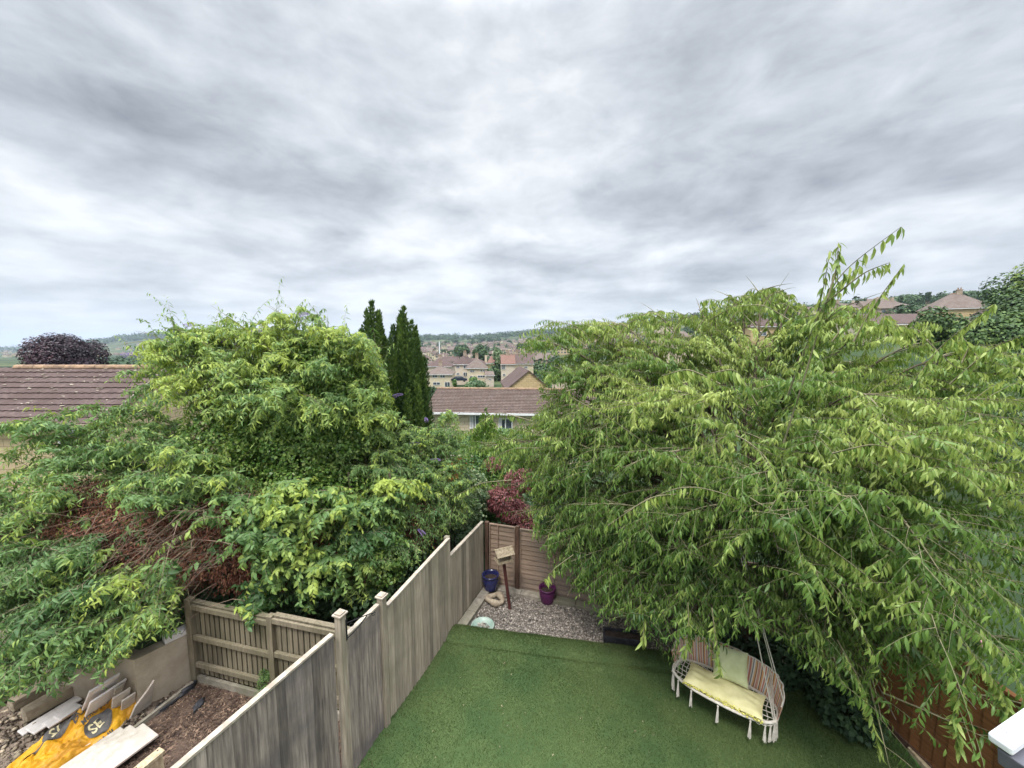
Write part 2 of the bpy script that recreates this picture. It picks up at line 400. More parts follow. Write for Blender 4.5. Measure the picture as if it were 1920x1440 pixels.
def np_mesh(name, verts, faces_list, tint, m, parent=None, off=(0, 0, 0), smooth=False):
    """faces_list: list of int arrays (n,3) or (n,4)"""
    me = bpy.data.meshes.new(name)
    V = (np.asarray(verts, np.float32) - np.asarray(off, np.float32)).astype(np.float32)
    me.vertices.add(len(V)); me.vertices.foreach_set('co', V.ravel())
    loops = np.concatenate([f.ravel() for f in faces_list]).astype(np.int32)
    sizes = np.concatenate([np.full(len(f), f.shape[1]) for f in faces_list])
    starts = np.concatenate([[0], np.cumsum(sizes)[:-1]]).astype(np.int32)
    me.loops.add(len(loops)); me.loops.foreach_set('vertex_index', loops)
    me.polygons.add(len(sizes)); me.polygons.foreach_set('loop_start', starts)
    if smooth: me.polygons.foreach_set('use_smooth', np.ones(len(sizes), bool))
    a = me.attributes.new('tint', 'FLOAT', 'POINT'); a.data.foreach_set('value', np.asarray(tint, np.float32))
    me.materials.append(m)
    me.update(calc_edges=True)
    o = bpy.data.objects.new(name, me); COL.objects.link(o)
    if parent is not None: o.parent = parent
    return o

# leaf templates: (along, across, up) in leaf lengths
def leaf_template(width, fold=0.10, droop=0.25, w1=0.35, w2=0.7, k2=0.8):
    h = width / 2
    zc = lambda x: -droop * x * x
    T = np.array([(0, 0, 0), (w1, h, zc(w1) + fold * h * 2), (w1, 0, zc(w1)), (w1, -h, zc(w1) + fold * h * 2),
                  (w2, h * k2, zc(w2) + fold * h), (w2, 0, zc(w2)), (w2, -h * k2, zc(w2) + fold * h), (1, 0, zc(1))], float)
    tri = np.array([(0, 2, 1), (0, 3, 2), (4, 5, 7), (5, 6, 7)])
    quad = np.array([(1, 2, 5, 4), (2, 3, 6, 5)])
    return T, tri, quad
T_CHERRY = leaf_template(0.25, 0.22, 0.40)
T_BUDD = leaf_template(0.27, 0.18, 0.42, 0.3, 0.65)
def diamond_template(width, fold=0.1):
    h = width / 2
    T = np.array([(0, 0, 0), (0.45, h, fold * h), (0.45, -h, fold * h), (1, 0, 0)], float)
    return T, np.array([(0, 2, 1), (1, 2, 3)]), None
T_DIA = diamond_template(0.75)
T_THIN = diamond_template(0.35)
T_IVY = (np.array([(0, 0, 0), (0.25, 0.45, 0.05), (0.25, -0.45, 0.05), (0.55, 0.38, 0), (0.55, -0.38, 0), (1, 0, -0.12)], float),
         np.array([(0, 2, 1), (3, 4, 5)]), np.array([(1, 2, 4, 3)]))
def leaf_arrays(pos, l, n, size, tint, tmpl):
    """pos,l,n (N,3); size,tint (N,)"""
    T, tri, quad = tmpl
    l = nrm(l); w = nrm(np.cross(n, l)); nn = np.cross(l, w)
    N = len(pos); k = len(T)
    V = (pos[:, None, :] + size[:, None, None] * (T[None, :, 0:1] * l[:, None, :] + T[None, :, 1:2] * w[:, None, :] + T[None, :, 2:3] * nn[:, None, :])).reshape(-1, 3)
    base = (np.arange(N) * k)[:, None, None]
    fs = [(tri[None] + base).reshape(-1, 3)]
    if quad is not None: fs.append((quad[None] + base).reshape(-1, 4))
    return V, fs, np.repeat(tint, k)
def join_arrays(parts):
    V = []; T = []; tri = []; quad = []; b = 0
    for v, fs, t in parts:
        for f in fs:
            (tri if f.shape[1] == 3 else quad).append(f + b)
        V.append(v); T.append(t); b += len(v)
    fl = []
    if tri: fl.append(np.concatenate(tri))
    if quad: fl.append(np.concatenate(quad))
    return np.concatenate(V), fl, np.concatenate(T)
def tube_arrays(C, R, n=3):
    """C (N,K,3) polylines, R (N,K) radii -> prism tubes"""
    N, K, _ = C.shape
    D = np.empty_like(C); D[:, 1:-1] = C[:, 2:] - C[:, :-2]; D[:, 0] = C[:, 1] - C[:, 0]; D[:, -1] = C[:, -1] - C[:, -2]
    D = nrm(D); ref = np.zeros_like(D); ref[..., 0] = 0.3; ref[..., 2] = 0.9; ref[..., 1] = .31
    A = nrm(np.cross(D, ref)); B = np.cross(D, A)
    th = np.arange(n) * 2 * math.pi / n
    V = C[:, :, None, :] + R[:, :, None, None] * (A[:, :, None, :] * np.cos(th)[None, None, :, None] + B[:, :, None, :] * np.sin(th)[None, None, :, None])
    idx = np.arange(N * K * n).reshape(N, K, n)
    q = np.stack([idx[:, :-1, :], np.roll(idx, -1, 2)[:, :-1, :], np.roll(idx, -1, 2)[:, 1:, :], idx[:, 1:, :]], -1).reshape(-1, 4)
    return V.reshape(-1, 3), [q], np.ones(N * K * n)

Z = np.array([0, 0, 1.0])
def twigs(b, d, L, g, nl, leaflen, hang, tmpl, tint0, tipgain=0.35, spread=0.6, jit=0.25, pair=False, rad=0.0035, taper=0.35):
    """b,d (N,3), L,g,tint0 (N,): arching twigs carrying nl leaves each"""
    N = len(b)
    sc = np.linspace(0, 1, 6)
    C = b[:, None, :] + d[:, None, :] * (L[:, None] * sc)[..., None] - Z * (g[:, None] * L[:, None] * sc ** 2)[..., None]
    R = rad * (1.15 - sc)[None, :] * np.ones((N, 1))
    s_ = np.linspace(0.08, 1, nl)[None, :] + rng.normal(0, 0.012, (N, nl))
    P = b[:, None, :] + d[:, None, :] * (L[:, None] * s_)[..., None] - Z * (g[:, None] * L[:, None] * s_ ** 2)[..., None]
    T = nrm(d[:, None, :] - 2 * Z * (g[:, None] * s_)[..., None])
    S = nrm(np.cross(T, Z + 0.01))
    if pair: alt = np.where((np.arange(nl)) % 2 == 0, 1, -1)
    else: alt = np.where(np.arange(nl) % 2 == 0, 1, -1)
    alt = alt[None, :, None] * spread * (1 - 0.3 * s_[..., None])
    l = 0.5 * T + alt * S - Z * hang * (1.0 + rng.normal(0, .25, (N, nl)))[..., None] + rng.normal(0, jit, (N, nl, 3))
    n = Z * 0.8 + 0.6 * T + rng.normal(0, 0.35, (N, nl, 3))
    size = leaflen * (1 - taper * np.clip(s_ - 0.5, 0, 1) * 1.3) * rng.uniform(0.55, 1.22, (N, nl))
    tint = tint0[:, None] + tipgain * np.clip(s_ - 0.45, 0, 1) + rng.normal(0, 0.09, (N, nl))
    return leaf_arrays(P.reshape(-1, 3), l.reshape(-1, 3), n.reshape(-1, 3), size.ravel(), np.clip(tint.ravel(), 0, 1), tmpl), (C, R)

def bezier(a, c, b, s_):
    s_ = s_[..., None]
    return a * (1 - s_) ** 2 + 2 * c * s_ * (1 - s_) + b * s_ ** 2
def bez_tan(a, c, b, s_):
    s_ = s_[..., None]
    return nrm(2 * (c - a) * (1 - s_) + 2 * (b - c) * s_)

# ------------------------------------------------------------------ terrain (valley town behind the gardens)
def zv(v, Y):
    return H - Y * math.tan(PITCH + math.atan((v - 720) / F))
TCOL = [  # photo column -> list of (distance, photo row where the ground lies)
    (-900, [(12, None), (20, -0.2), (40, -2.5), (200, 700), (500, 676), (1500, 662), (3000, 655), (6000, 651), (9000, 650)]),
    (100, [(12, None), (22, -0.2), (40, -2.5), (200, 700), (500, 678), (1500, 663), (3000, 656), (6000, 651), (9000, 650)]),
    (215, [(12, None), (22, -0.4), (40, -3), (200, 705), (500, 682), (1200, 664), (2100, 638), (2500, 638), (9000, 640)]),
    (330, [(12, None), (22, -0.6), (40, -4), (200, 705), (500, 682), (1200, 664), (2100, 627), (2500, 628), (9000, 640)]),
    (480, [(12, None), (22, -1), (40, -5), (200, 705), (500, 682), (1200, 664), (2100, 627), (2500, 628), (9000, 640)]),
    (640, [(12, None), (22, -2), (40, -6), (110, 725), (300, 690), (900, 655), (2100, 634), (2500, 634), (9000, 640)]),
    (900, [(12, None), (20, -2.6), (34, -4.2), (60, -6.2), (110, 722), (160, 704), (260, 687), (420, 670), (720, 656), (1100, 645), (1700, 633), (2600, 634), (9000, 640)]),
    (1010, [(12, None), (20, -2.2), (34, -4.2), (60, -6.2), (110, 718), (160, 700), (260, 682), (420, 664), (720, 648), (1100, 636), (1500, 624), (2500, 628), (9000, 640)]),
    (1200, [(12, None), (25, -1.2), (50, -2), (100, 692), (200, 662), (400, 634), (700, 609), (1000, 610), (9000, 640)]),
    (1450, [(12, None), (25, -0.6), (50, 0), (90, 648), (200, 618), (400, 590), (600, 580), (9000, 640)]),
    (1750, [(12, None), (25, 0), (50, 648), (80, 622), (150, 592), (300, 568), (400, 566), (9000, 640)]),
    (1950, [(12, None), (25, 0.4), (50, 635), (80, 605), (150, 580), (300, 556), (9000, 640)]),
    (3500, [(12, None), (25, 0.4), (50, 635), (80, 605), (150, 580), (300, 556), (9000, 640)]),
]
def _tab(tab):
    xs, zs = [0.0], [-0.06]
    for Y, a in tab:
        xs.append(Y); zs.append(-0.06 if a is None else (a if a < 50 else zv(a, Y)))
    return np.log(np.array(xs) + 5), np.array(zs)
TT = [((u - 960) / F, *_tab(tab)) for u, tab in TCOL]
def terrain(X, Y):
    if Y < 1: return -0.06
    t = X / Y
    ly = math.log(Y + 5)
    if t <= TT[0][0]: return float(np.interp(ly, TT[0][1], TT[0][2]))
    for a, b in zip(TT[:-1], TT[1:]):
        if t <= b[0]:
            k = (t - a[0]) / (b[0] - a[0])
            return float((1 - k) * np.interp(ly, a[1], a[2]) + k * np.interp(ly, b[1], b[2]))
    return float(np.interp(ly, TT[-1][1], TT[-1][2]))
def build_terrain():
    ts = np.tan(np.linspace(-1.35, 1.35, 150))
    ys = np.concatenate([[1.2], np.geomspace(6, 9000, 110)])
    V = []; Fq = []
    for t in ts:
        for y in ys:
            x = t * y; z = terrain(x, y)
            if y > 60: z += 0.004 * y ** 0.8 * math.sin(x * .013 + y * .006) * math.cos(y * .011 - x * .004)
            V.append((x, y, z))
    n = len(ys)
    for i in range(len(ts) - 1):
        for j in range(n - 1):
            a = i * n + j; Fq.append((a, a + n, a + n + 1, a + 1))
    # ground beside and behind the house
    b = len(V)
    V += [(-60, 1.2, -0.06), (60, 1.2, -0.06), (60, -60, -0.06), (-60, -60, -0.06)]
    Fq.append((b, b + 3, b + 2, b + 1))
    m, t, out = _tree('hill_ground')
    N = t.nodes.new; Lk = t.links.new
    tcn = N('ShaderNodeTexCoord')
    n1_ = N('ShaderNodeTexNoise'); n1_.inputs['Scale'].default_value = 0.03; n1_.inputs['Detail'].default_value = 8; Lk(tcn.outputs['Object'], n1_.inputs[0])
    r = N('ShaderNodeValToRGB'); el = r.color_ramp.elements
    el[0].position = 0.38; el[0].color = (0.025, 0.042, 0.02, 1); el[1].position = 0.62; el[1].color = (0.11, 0.115, 0.055, 1)
    k = el.new(0.5); k.color = (0.045, 0.07, 0.03, 1)
    Lk(n1_.outputs[0], r.inputs[0])
    p = N('ShaderNodeBsdfPrincipled'); p.inputs['Roughness'].default_value = 0.95; p.inputs['Specular IOR Level'].default_value = 0.1
    Lk(r.outputs[0], p.inputs['Base Color']); Lk(p.outputs[0], out.inputs[0])
    me = bpy.data.meshes.new('hills'); me.from_pydata(V, [], Fq); me.materials.append(m)
    me.polygons.foreach_set('use_smooth', [True] * len(me.polygons))
    o = bpy.data.objects.new('hills', me); COL.objects.link(o); tag(o, kind='structure')
build_terrain()

def onplane(u, v, A, d):
    """where the sight line of pixel (u, v) meets the vertical plane through A along d"""
    dep = PITCH + math.atan((v - 720) / F)
    ray = Vector(((u - 960) / F * (CP + math.tan(dep) * SP), 1.0, -math.tan(dep)))
    n = Vector((-d.y, d.x, 0))
    k = (Vector((A.x, A.y, H)) - Vector((0, 0, H))).dot(n) / ray.dot(n)
    return Vector((0, 0, H)) + ray * k

# ------------------------------------------------------------------ our garden: lawn, gravel, kerbs, soil gap
fA = ground(906, 1105); fB = ground(668, 1440)
fd = (fA - fB).normalized()
fn = Vector((fd.y, -fd.x, 0))                 # towards our lawn
rA = ground(1658, 1361); rB = ground(1738, 1440)
bA = ground(935, 1101); bB = ground(1092, 1132)
bd = (bB - bA).normalized()
def line_x(A, d, B, e):
    k = ((B.x - A.x) * e.y - (B.y - A.y) * e.x) / (d.x * e.y - d.y * e.x)
    return A + d * k
rd = (rA - rB).normalized()
corner = line_x(fA, fd, bA, bd)
rcorner = line_x(rA, rd, bA, bd)
def sheet(name, pts, z, m, thick=None, kind='structure', grid=None):
    mb = MB()
    mb.add([(p[0], p[1], z) for p in pts], [tuple(range(len(pts)))])
    o = mb.build(name, m); tag(o, kind=kind); return o
near = -3.0
def along(A, d, y):  # point of the line at depth y
    return A + d * ((y - A.y) / d.y)
sheet('soil_strip', [along(fA, fd, near), along(rA, rd, near), rcorner, corner], -0.012, M_earth)

lf = ground(847, 1170, 0.10) ; lr = ground(1190, 1213, 0.10)
ld = (lr - lf).normalized()
lfar_r = line_x(lf, ld, rA, rd) ; lfar_r.z = 0.1
def build_lawn():
    nu, nv = 90, 120
    L0 = along(fA, fd, near) + fn * 0.20; L1 = lf
    R0 = along(rA, rd, near) - Vector((0.12, 0, 0)); R1 = lfar_r - Vector((.05, 0, 0))
    V = []; Fq = []
    for j in range(nv + 1):
        s_ = j / nv; s2 = 1 - (1 - s_) ** 1.6
        for i in range(nu + 1):
            t = i / nu
            a = L0.lerp(L1, s2); b = R0.lerp(R1, s2)
            # left edge of the turf leaves a gap to the fence near the house and meets it further on
            p = a.lerp(b, t)
            q = L1.lerp(R1, t)
            dist = (Vector((p.x, p.y, 0)) - Vector((q.x, q.y, 0))).length
            z = 0.03
            if dist < 0.62:
                k = 1 - dist / 0.62
                z += 0.11 * min(1, k * 1.5) - 0.06 * math.exp(-((dist - .40) / .045) ** 2)
            if dist < 0.07: z -= 0.05 * (1 - dist / .07)
            z += 0.006 * math.sin(p.x * 3 + 1) * math.sin(p.y * 2.3) + 0.004 * math.sin(p.x * 9 + p.y * 5)
            if t < 0.03: z += 0.02 * (1 - t / .03) * math.sin(p.y * 4)
            wob = 0.012 * math.sin(t * 31) * (s_ > .99)
            V.append((p.x, p.y + wob, z))
    for j in range(nv):
        for i in range(nu):
            a = j * (nu + 1) + i; Fq.append((a, a + 1, a + nu + 2, a + nu + 1))
    # skirt at the far edge
    b = len(V); top = nv * (nu + 1)
    for i in range(nu + 1): x = V[top + i]; V.append((x[0], x[1] + 0.02, -0.02))
    for i in range(nu): Fq.append((top + i, top + i + 1, b + i + 1, b + i))
    mb = MB(); mb.add(V, Fq)
    o = mb.build('artificial_lawn', M_turf, smooth=True); tag(o, kind='structure')
    # turf fibres
    Va = np.array(V[:top + nu + 1]).reshape(nv + 1, nu + 1, 3)
    n = 260000
    s_ = rng.uniform(0, nv - 0.01, n) ; s_ = nv * (s_ / nv) ** 0.75; t = rng.uniform(0, nu - .01, n)
    j = np.clip(s_.astype(int), 0, nv - 1); i = t.astype(int); a = (s_ - j)[:, None]; c = (t - i)[:, None]
    P = (Va[j, i] * (1 - c) + Va[j, i + 1] * c) * (1 - a) + (Va[j + 1, i] * (1 - c) + Va[j + 1, i + 1] * c) * a
    keep = (P[:, 1] > 2.6)
    P = P[keep]; n = len(P)
    l = np.stack([rng.normal(0, .45, n), rng.normal(-.1, .45, n), np.ones(n)], 1)
    patch = 0.5 + 0.24 * np.sin(P[:, 0] * 2.1 + 1) * np.sin(P[:, 1] * 1.7) + 0.1 * np.sin(P[:, 0] * 7 + P[:, 1] * 4)
    Tm = (np.array([(0, -.13, 0), (0, .13, 0), (1, 0, 0)], float), np.array([(0, 1, 2)]), None)
    Vv, fs, tt = leaf_arrays(P, l, rng.normal(0, 1, (n, 3)), rng.uniform(.018, .032, n), np.clip(patch + rng.normal(0, .16, n), 0, 1), Tm)
    g = np_mesh('turf_fibres', Vv, fs, tt, M_blade); tag(g, 'short green artificial turf fibres covering the lawn', 'grass', kind='stuff')
build_lawn()

# gravel bed
gz = 0.015
sheet('gravel_bed', [lf - ld * 0.3, lfar_r, rcorner, corner], gz, M_gravelbase)
def scatter_pebbles(name, label, cat, poly, n, smin, smax, m, z, flat=0.6, seed=3, shape='pebble'):
    """small stones or chips strewn in a polygon"""
    r_ = np.random.default_rng(seed)
    P = np.array([(p[0], p[1]) for p in poly]); lo = P.min(0); hi = P.max(0)
    pts = r_.uniform(lo, hi, (n * 3, 2))
    ok = in_poly(pts[:, 0], pts[:, 1], [tuple(p) for p in P]); pts = pts[ok][:n]; n = len(pts)
    if shape == 'pebble':
        T = np.array([(1, 0, 0), (0, 1, 0), (-1, 0, 0), (0, -1, 0), (.1, 0, 1), (0, 0, -.6), (.7, .7, .4), (-.7, .7, .35), (-.7, -.7, .4), (.7, -.7, .35)], float)
        T[:6] *= [1, 1, .8]
        tri = np.array([(0, 6, 4), (6, 1, 4), (1, 7, 4), (7, 2, 4), (2, 8, 4), (8, 3, 4), (3, 9, 4), (9, 0, 4), (0, 5, 6), (6, 5, 1), (1, 5, 7), (7, 5, 2), (2, 5, 8), (8, 5, 3), (3, 5, 9), (9, 5, 0)])
    else:
        T = np.array([(-1, -.35, 0), (1, -.25, 0.1), (.9, .3, .1), (-.9, .35, 0), (0, 0, .25)], float)
        tri = np.array([(0, 1, 4), (1, 2, 4), (2, 3, 4), (3, 0, 4)])
    sz = r_.uniform(smin, smax, n) * r_.choice([1, 1, 1, 1.5], n)
    l = np.stack([r_.normal(0, 1, n), r_.normal(0, 1, n), r_.normal(0, .2, n)], 1)
    nn = np.stack([r_.normal(0, .3, n), r_.normal(0, .3, n), np.ones(n)], 1)
    l = nrm(l); w = nrm(np.cross(nn, l)); q = np.cross(l, w)
    sx = sz; sy = sz * r_.uniform(.6, 1, n); s3 = sz * flat
    pos = np.stack([pts[:, 0], pts[:, 1], z + sz * flat * .4], 1)
    V = (pos[:, None] + T[None, :, 0:1] * (l * sx[:, None])[:, None] + T[None, :, 1:2] * (w * sy[:, None])[:, None] + T[None, :, 2:3] * (q * s3[:, None])[:, None]).reshape(-1, 3)
    fs = [(tri[None] + (np.arange(n) * len(T))[:, None, None]).reshape(-1, 3)]
    tint = np.repeat(np.clip(r_.normal(.95, .35, n), .25, 2.0), len(T))
    o = np_mesh(name, V, fs, tint, m); tag(o, label, cat, kind='stuff'); return o
scatter_pebbles('gravel', 'loose brown and grey gravel filling the bed behind the lawn', 'gravel', [lf - ld * .25, lfar_r, rcorner, corner], 15000, 0.009, 0.022, M_pebble, gz)

scatter_pebbles('fallen_leaves', 'small pale leaf bits and debris dropped on the artificial lawn', 'fallen leaves', [ground(900, 1200), ground(1300, 1240), ground(1560, 1430), ground(760, 1430)], 120, .004, .010, M_palewood, 0.055, flat=.3, seed=31, shape='chip')
# kerbs
kb = MB()
k0 = ground(872, 1172, 0.0); ka = fA - fd * 1.45
p1 = fA - fd * 1.30 + fn * 0.03
for i in range(3):
    a = fA - fd * (1.32 - i * 0.44) + fn * 0.135; b = a + fd * 0.43
    kb.bar((a.x, a.y, .055), (b.x, b.y, .055), .20, .11, tint=1 - .08 * i)
o = kb.build('stone_kerb', M_kerb, bevel=.008); tag(o, 'worn stone kerb running along the fence beside the gravel bed', 'kerb')
kb = MB(); bn = Vector((-bd.y, bd.x, 0))
for i in range(8):
    a = corner + bd * (0.28 + i * 0.62) - bn * 0.13; b = a + bd * 0.61
    kb.bar((a.x, a.y, .05), (b.x, b.y, .05), .19, .10, tint=1 - .06 * (i % 3))
o = kb.build('concrete_kerb', M_kerb, bevel=.008); tag(o, 'low concrete kerb along the foot of the brown panel fence', 'kerb')

# debris in the gap between side fence and lawn
gp = [along(fA, fd, 2.5) + fn * .03, along(fA, fd, 2.5) + fn * .24, along(fA, fd, 6.4) + fn * .14, along(fA, fd, 6.4) + fn * .03]
scatter_pebbles('leaf_litter', 'brown leaf litter in the gap between side fence and lawn', 'leaf litter', gp, 1800, .012, .035, M_chip, 0.0, seed=9, shape='chip')

# ------------------------------------------------------------------ side fence (feather-edge boards)
def boards(mb, A, B, zt0, zt1, zb, side, w=0.105, th=0.016, flip=1, vary=0.16, rr=random, gap=-0.004):
    L = (B - A).length; d = (B - A).normalized(); n = max(1, int(L / w)); w = L / n
    for i in range(n):
        a = A + d * (i * w + gap); b = A + d * ((i + 1) * w - gap)
        o1 = side * 0.002; o2 = side * 0.024
        if flip < 0: o1, o2 = o2, o1
        t = rr.gauss(1, vary)
        t = min(1.4, max(.55, t))
        za = zt0 + (zt1 - zt0) * i / n - .005; zb_ = zt0 + (zt1 - zt0) * (i + 1) / n - .005
        ia = a + side * 0.0; ib = b + side * 0.0
        p = [ia, a + o1 + side * th * .4, b + o2, ib]
        bot = [Vector((q.x, q.y, zb + rr.uniform(0, .008))) for q in p]
        top = [Vector((p[0].x, p[0].y, za)), Vector((p[1].x, p[1].y, za)), Vector((p[2].x, p[2].y, zb_)), Vector((p[3].x, p[3].y, zb_))]
        mb.hexa(bot + top, t)
sf = thing('side_fence', 'long weathered closeboard fence running down the left side of the lawn', 'fence', (fA.x, fA.y, 0))
segs = [((150, 1590), (622, 1188), M_board, 'purple-grey weathered panel nearest the house'),
        ((648, 1190), (708, 1132), M_board, 'short dark panel between the two capped posts'),
        ((725, 1134), (841, 1008), M_board2, 'greenish panel beyond the second capped post'),
        ((843, 1041), (904, 977), M_board2, 'lower panel stepping down to the garden corner')]
ends = []
for (pa, pb, mt, lb) in segs:
    a = onplane(*pa, fA, fd); b = onplane(*pb, fA, fd)
    ends.append((a, b))
ends[0] = (ends[0][0], ends[0][1])
zlev = []
for (a, b) in ends: zlev.append((a.z, b.z))
zlev[0] = (ends[0][1].z, ends[0][1].z) if abs(ends[0][0].z - ends[0][1].z) > .4 else zlev[0]
rr = random.Random(5)
for k, ((a, b), (za, zb_), (_, _, mt, lb)) in enumerate(zip(ends, zlev, segs)):
    a2 = Vector((a.x, a.y, 0)); b2 = Vector((b.x, b.y, 0))
    if k == 2: b2 = b2 + fd * 0.0
    mb = MB(); boards(mb, a2, b2, za - .025, zb_ - .025, 0.0, fn, rr=rr)
    o = mb.build('panel', mt, sf); o['label'] = lb
    mb = MB(); c0 = a2 + fn * .0; c1 = b2 + fn * .0
    mb.bar((c0.x, c0.y, za - .012), (c1.x, c1.y, zb_ - .012), .062, .026)
    o = mb.build('capping_rail', M_cap, sf)
    for zz_ in (0.25, 0.95, 1.6):
        mb = MB(); mb.bar((a2.x - fn.x * .03, a2.y - fn.y * .03, zz_), (b2.x - fn.x * .03, b2.y - fn.y * .03, zz_), .05, .075)
        mb.build('rear_rail', M_board2, sf)
for (u, v) in ((636, 1152), (714, 1118)):
    p = onplane(u, v, fA, fd); q = Vector((p.x, p.y, 0)) + fn * .012
    mb = MB(); mb.bar((q.x, q.y, 0), (q.x, q.y, p.z), .095, .095, up=tuple(fd))
    po = mb.build('post', M_board2, sf, bevel=.004)
    mb = MB(); mb.bar((q.x, q.y, p.z), (q.x, q.y, p.z + .022), .135, .135, up=tuple(fd)); mb.bar((q.x, q.y, p.z + .022), (q.x, q.y, p.z + .040), .10, .10, up=tuple(fd))
    mb.build('post_cap', M_cap, po, bevel=.004)
p = onplane(842, 1002, fA, fd); mb = MB(); q = Vector((p.x, p.y, 0)) - fn * .05
mb.bar((q.x, q.y, 0), (q.x, q.y, p.z - .05), .09, .09, up=tuple(fd)); mb.build('post', M_board2, sf)
# black iron basket bracket on the first capped post
p = onplane(641, 1152, fA, fd); q = Vector((p.x, p.y, p.z)) + fn * .065
br = thing('hanging_bracket', 'black wrought iron hanging basket bracket screwed to the first capped fence post', 'bracket', (q.x, q.y, q.z - .25))
mb = MB(); o1 = fn
mb.bar(q - Vector((0, 0, .05)), q - Vector((0, 0, .33)), .018, .008, up=tuple(fn)); mb.build('back_plate', M_iron, br)
mb = MB(); a = q + Vector((0, 0, -.10)); ex = (fn * .55 + fd * .83).normalized()
mb.tube([a, a + ex * .15, a + ex * .30, a + ex * .335 + Vector((0, 0, -.02))], .006, 6)
mb.tube([a + ex * .335 + Vector((0, 0, -.02)) + (ex * math.cos(t) + Vector((0, 0, 1)) * math.sin(t)) * .022 for t in np.linspace(0, 5.5, 12)], .005, 6)
mb.tube([q + Vector((0, 0, -.31)), q + Vector((0, 0, -.27)) + ex * .07, q + Vector((0, 0, -.19)) + ex * .17, a + ex * .26], .006, 6)
mb.tube([a + ex * .06 + Vector((0, 0, -.045)) + (ex * math.cos(t) + Vector((0, 0, 1)) * math.sin(t)) * (.014 + .003 * t) for t in np.linspace(0, 6, 14)], .004, 6)
mb.build('scroll_arm', M_iron, br)

# ------------------------------------------------------------------ back fence (brown lap panels)
bf = thing('back_fence', 'brown overlapping panel fence across the end of the lawn behind the gravel', 'fence', (corner.x, corner.y, 0))
zt = onplane(930, 984, corner, bd).z
def lap_panel(A, d, L, z0, z1, name='panel', m=M_lap, nrm_=None, parent=bf):
    n_ = nrm_ if nrm_ is not None else -bn
    mb = MB(); rows = int((z1 - z0) / 0.105); h = (z1 - z0) / rows; r_ = random.Random(int(A.x * 100))
    for i in range(rows):
        za = z0 + i * h; nseg = 8
        t = r_.uniform(.82, 1.14)
        vs = []; 
        for k in range(nseg + 1):
            p = A + d * (L * k / nseg); w = r_.uniform(-.006, .006)
            q = p + n_ * .024
            vs += [(q.x, q.y, za + w - .012), (p.x + n_.x * .006, p.y + n_.y * .006, za + h + .004), (p.x, p.y, za + w - .012)]
        fs = []
        for k in range(nseg):
            b = k * 3; fs += [(b, b + 3, b + 4, b + 1), (b, b + 2, b + 5, b + 3)]
        mb.add(vs, fs, t)
    o = mb.build(name, m, parent)
    for k in (0.02, L / 2 - .1, L - .02):
        p = A + d * k + n_ * .034
        bt = MB(); bt.bar((p.x, p.y, z0), (p.x, p.y, z1), .04, .02, up=tuple(d)); bt.build('batten', m, parent)
    tp = MB(); p = A + n_ * .012; q = p + d * L
    tp.bar((p.x, p.y, z1 + .012), (q.x, q.y, z1 + .012), .05, .024); tp.build('top_rail', M_lap, parent)
    return o
u_post = onplane(971, 1050, corner, bd); L1 = (Vector((u_post.x, u_post.y, 0)) - corner).length
lap_panel(corner + bd * .09, bd, L1 - .14, .04, zt)
x = L1 + .05
while x < (rcorner - corner).length - .2:
    L = min(1.8, (rcorner - corner).length - x - .05)
    lap_panel(corner + bd * x, bd, L, .04, zt - .02); x += L + .1
for dd in (0.035, L1, L1 + 1.9, L1 + 3.8):
    p = corner + bd * dd - bn * .03
    mb = MB(); mb.bar((p.x, p.y, 0), (p.x, p.y, zt + (.06 if dd < 1 else -.01)), .085, .085, up=tuple(bd)); mb.build('post', M_darkpost, bf)

# right-hand fence, orange brown
rf = thing('right_fence', 'orange brown board fence down the right side, half hidden by cherry leaves', 'fence', (rA.x, rA.y, 0))
mb = MB(); r0 = along(rA, rd, 1.0); boards(mb, r0, rcorner, 1.75, 1.75, .1, Vector((rd.y * -1, rd.x, 0)), w=.14, vary=.12, rr=rr)
mb.build('panel', M_orange, rf)
mb = MB(); mb.bar((r0.x - .02, r0.y, .06), (rcorner.x - .02, rcorner.y, .06), .05, .12); mb.build('gravel_board', M_darkpost, rf)
mb = MB(); mb.bar((r0.x, r0.y, 1.77), (rcorner.x, rcorner.y, 1.77), .07, .03); mb.build('capping_rail', M_orange, rf)
a = ground(1705, 1412); b = ground(1760, 1475)
mb = MB(); mb.bar((a.x, a.y, .07), (b.x, b.y, .07), .07, .06); o = mb.build('timber_offcut', M_palewood, bevel=.006); tag(o, 'pale timber offcut lying at the foot of the orange brown fence', 'timber')

# ------------------------------------------------------------------ bird table, pots and bowls
B0 = ground(956, 1143, gz); top = at(944, 1050, B0.y - .02)
bt = thing('bird_table', 'wooden roofed bird table on a red brown pole standing in the gravel', 'bird table', tuple(B0))
mb = MB(); mb.tube([B0, top], .034, 10); mb.build('pole', M_redpost, bt, smooth=False)
T0 = top; ax = Vector((.90, .42, 0)); ay = Vector((-.42, .90, 0))
RM = Matrix((ax, ay, Vector((0, 0, 1)))).transposed()
def W(x, y, z): return T0 + (ax * x + ay * y) * .92 + Vector((0, 0, z * .92))
mb = MB(); mb.box(W(0, 0, .0), (.34, .26, .018), M=RM)
for sx, sy, l, w in ((0, .125, .34, .016), (0, -.125, .34, .016)): mb.box(W(sx, sy, .02), (l, w, .04), M=RM)
for sx in (-.165, .165): mb.box(W(sx, 0, .02), (.016, .235, .04), M=RM)
mb.build('tray', M_tablewood, bt)
for sx in (-.14, .14):
    for sy in (-.08, .08): mb = MB(); mb.box(W(sx, sy, .10), (.02, .02, .17), M=RM); mb.build('upright', M_tablewood, bt)
rfm = MB()
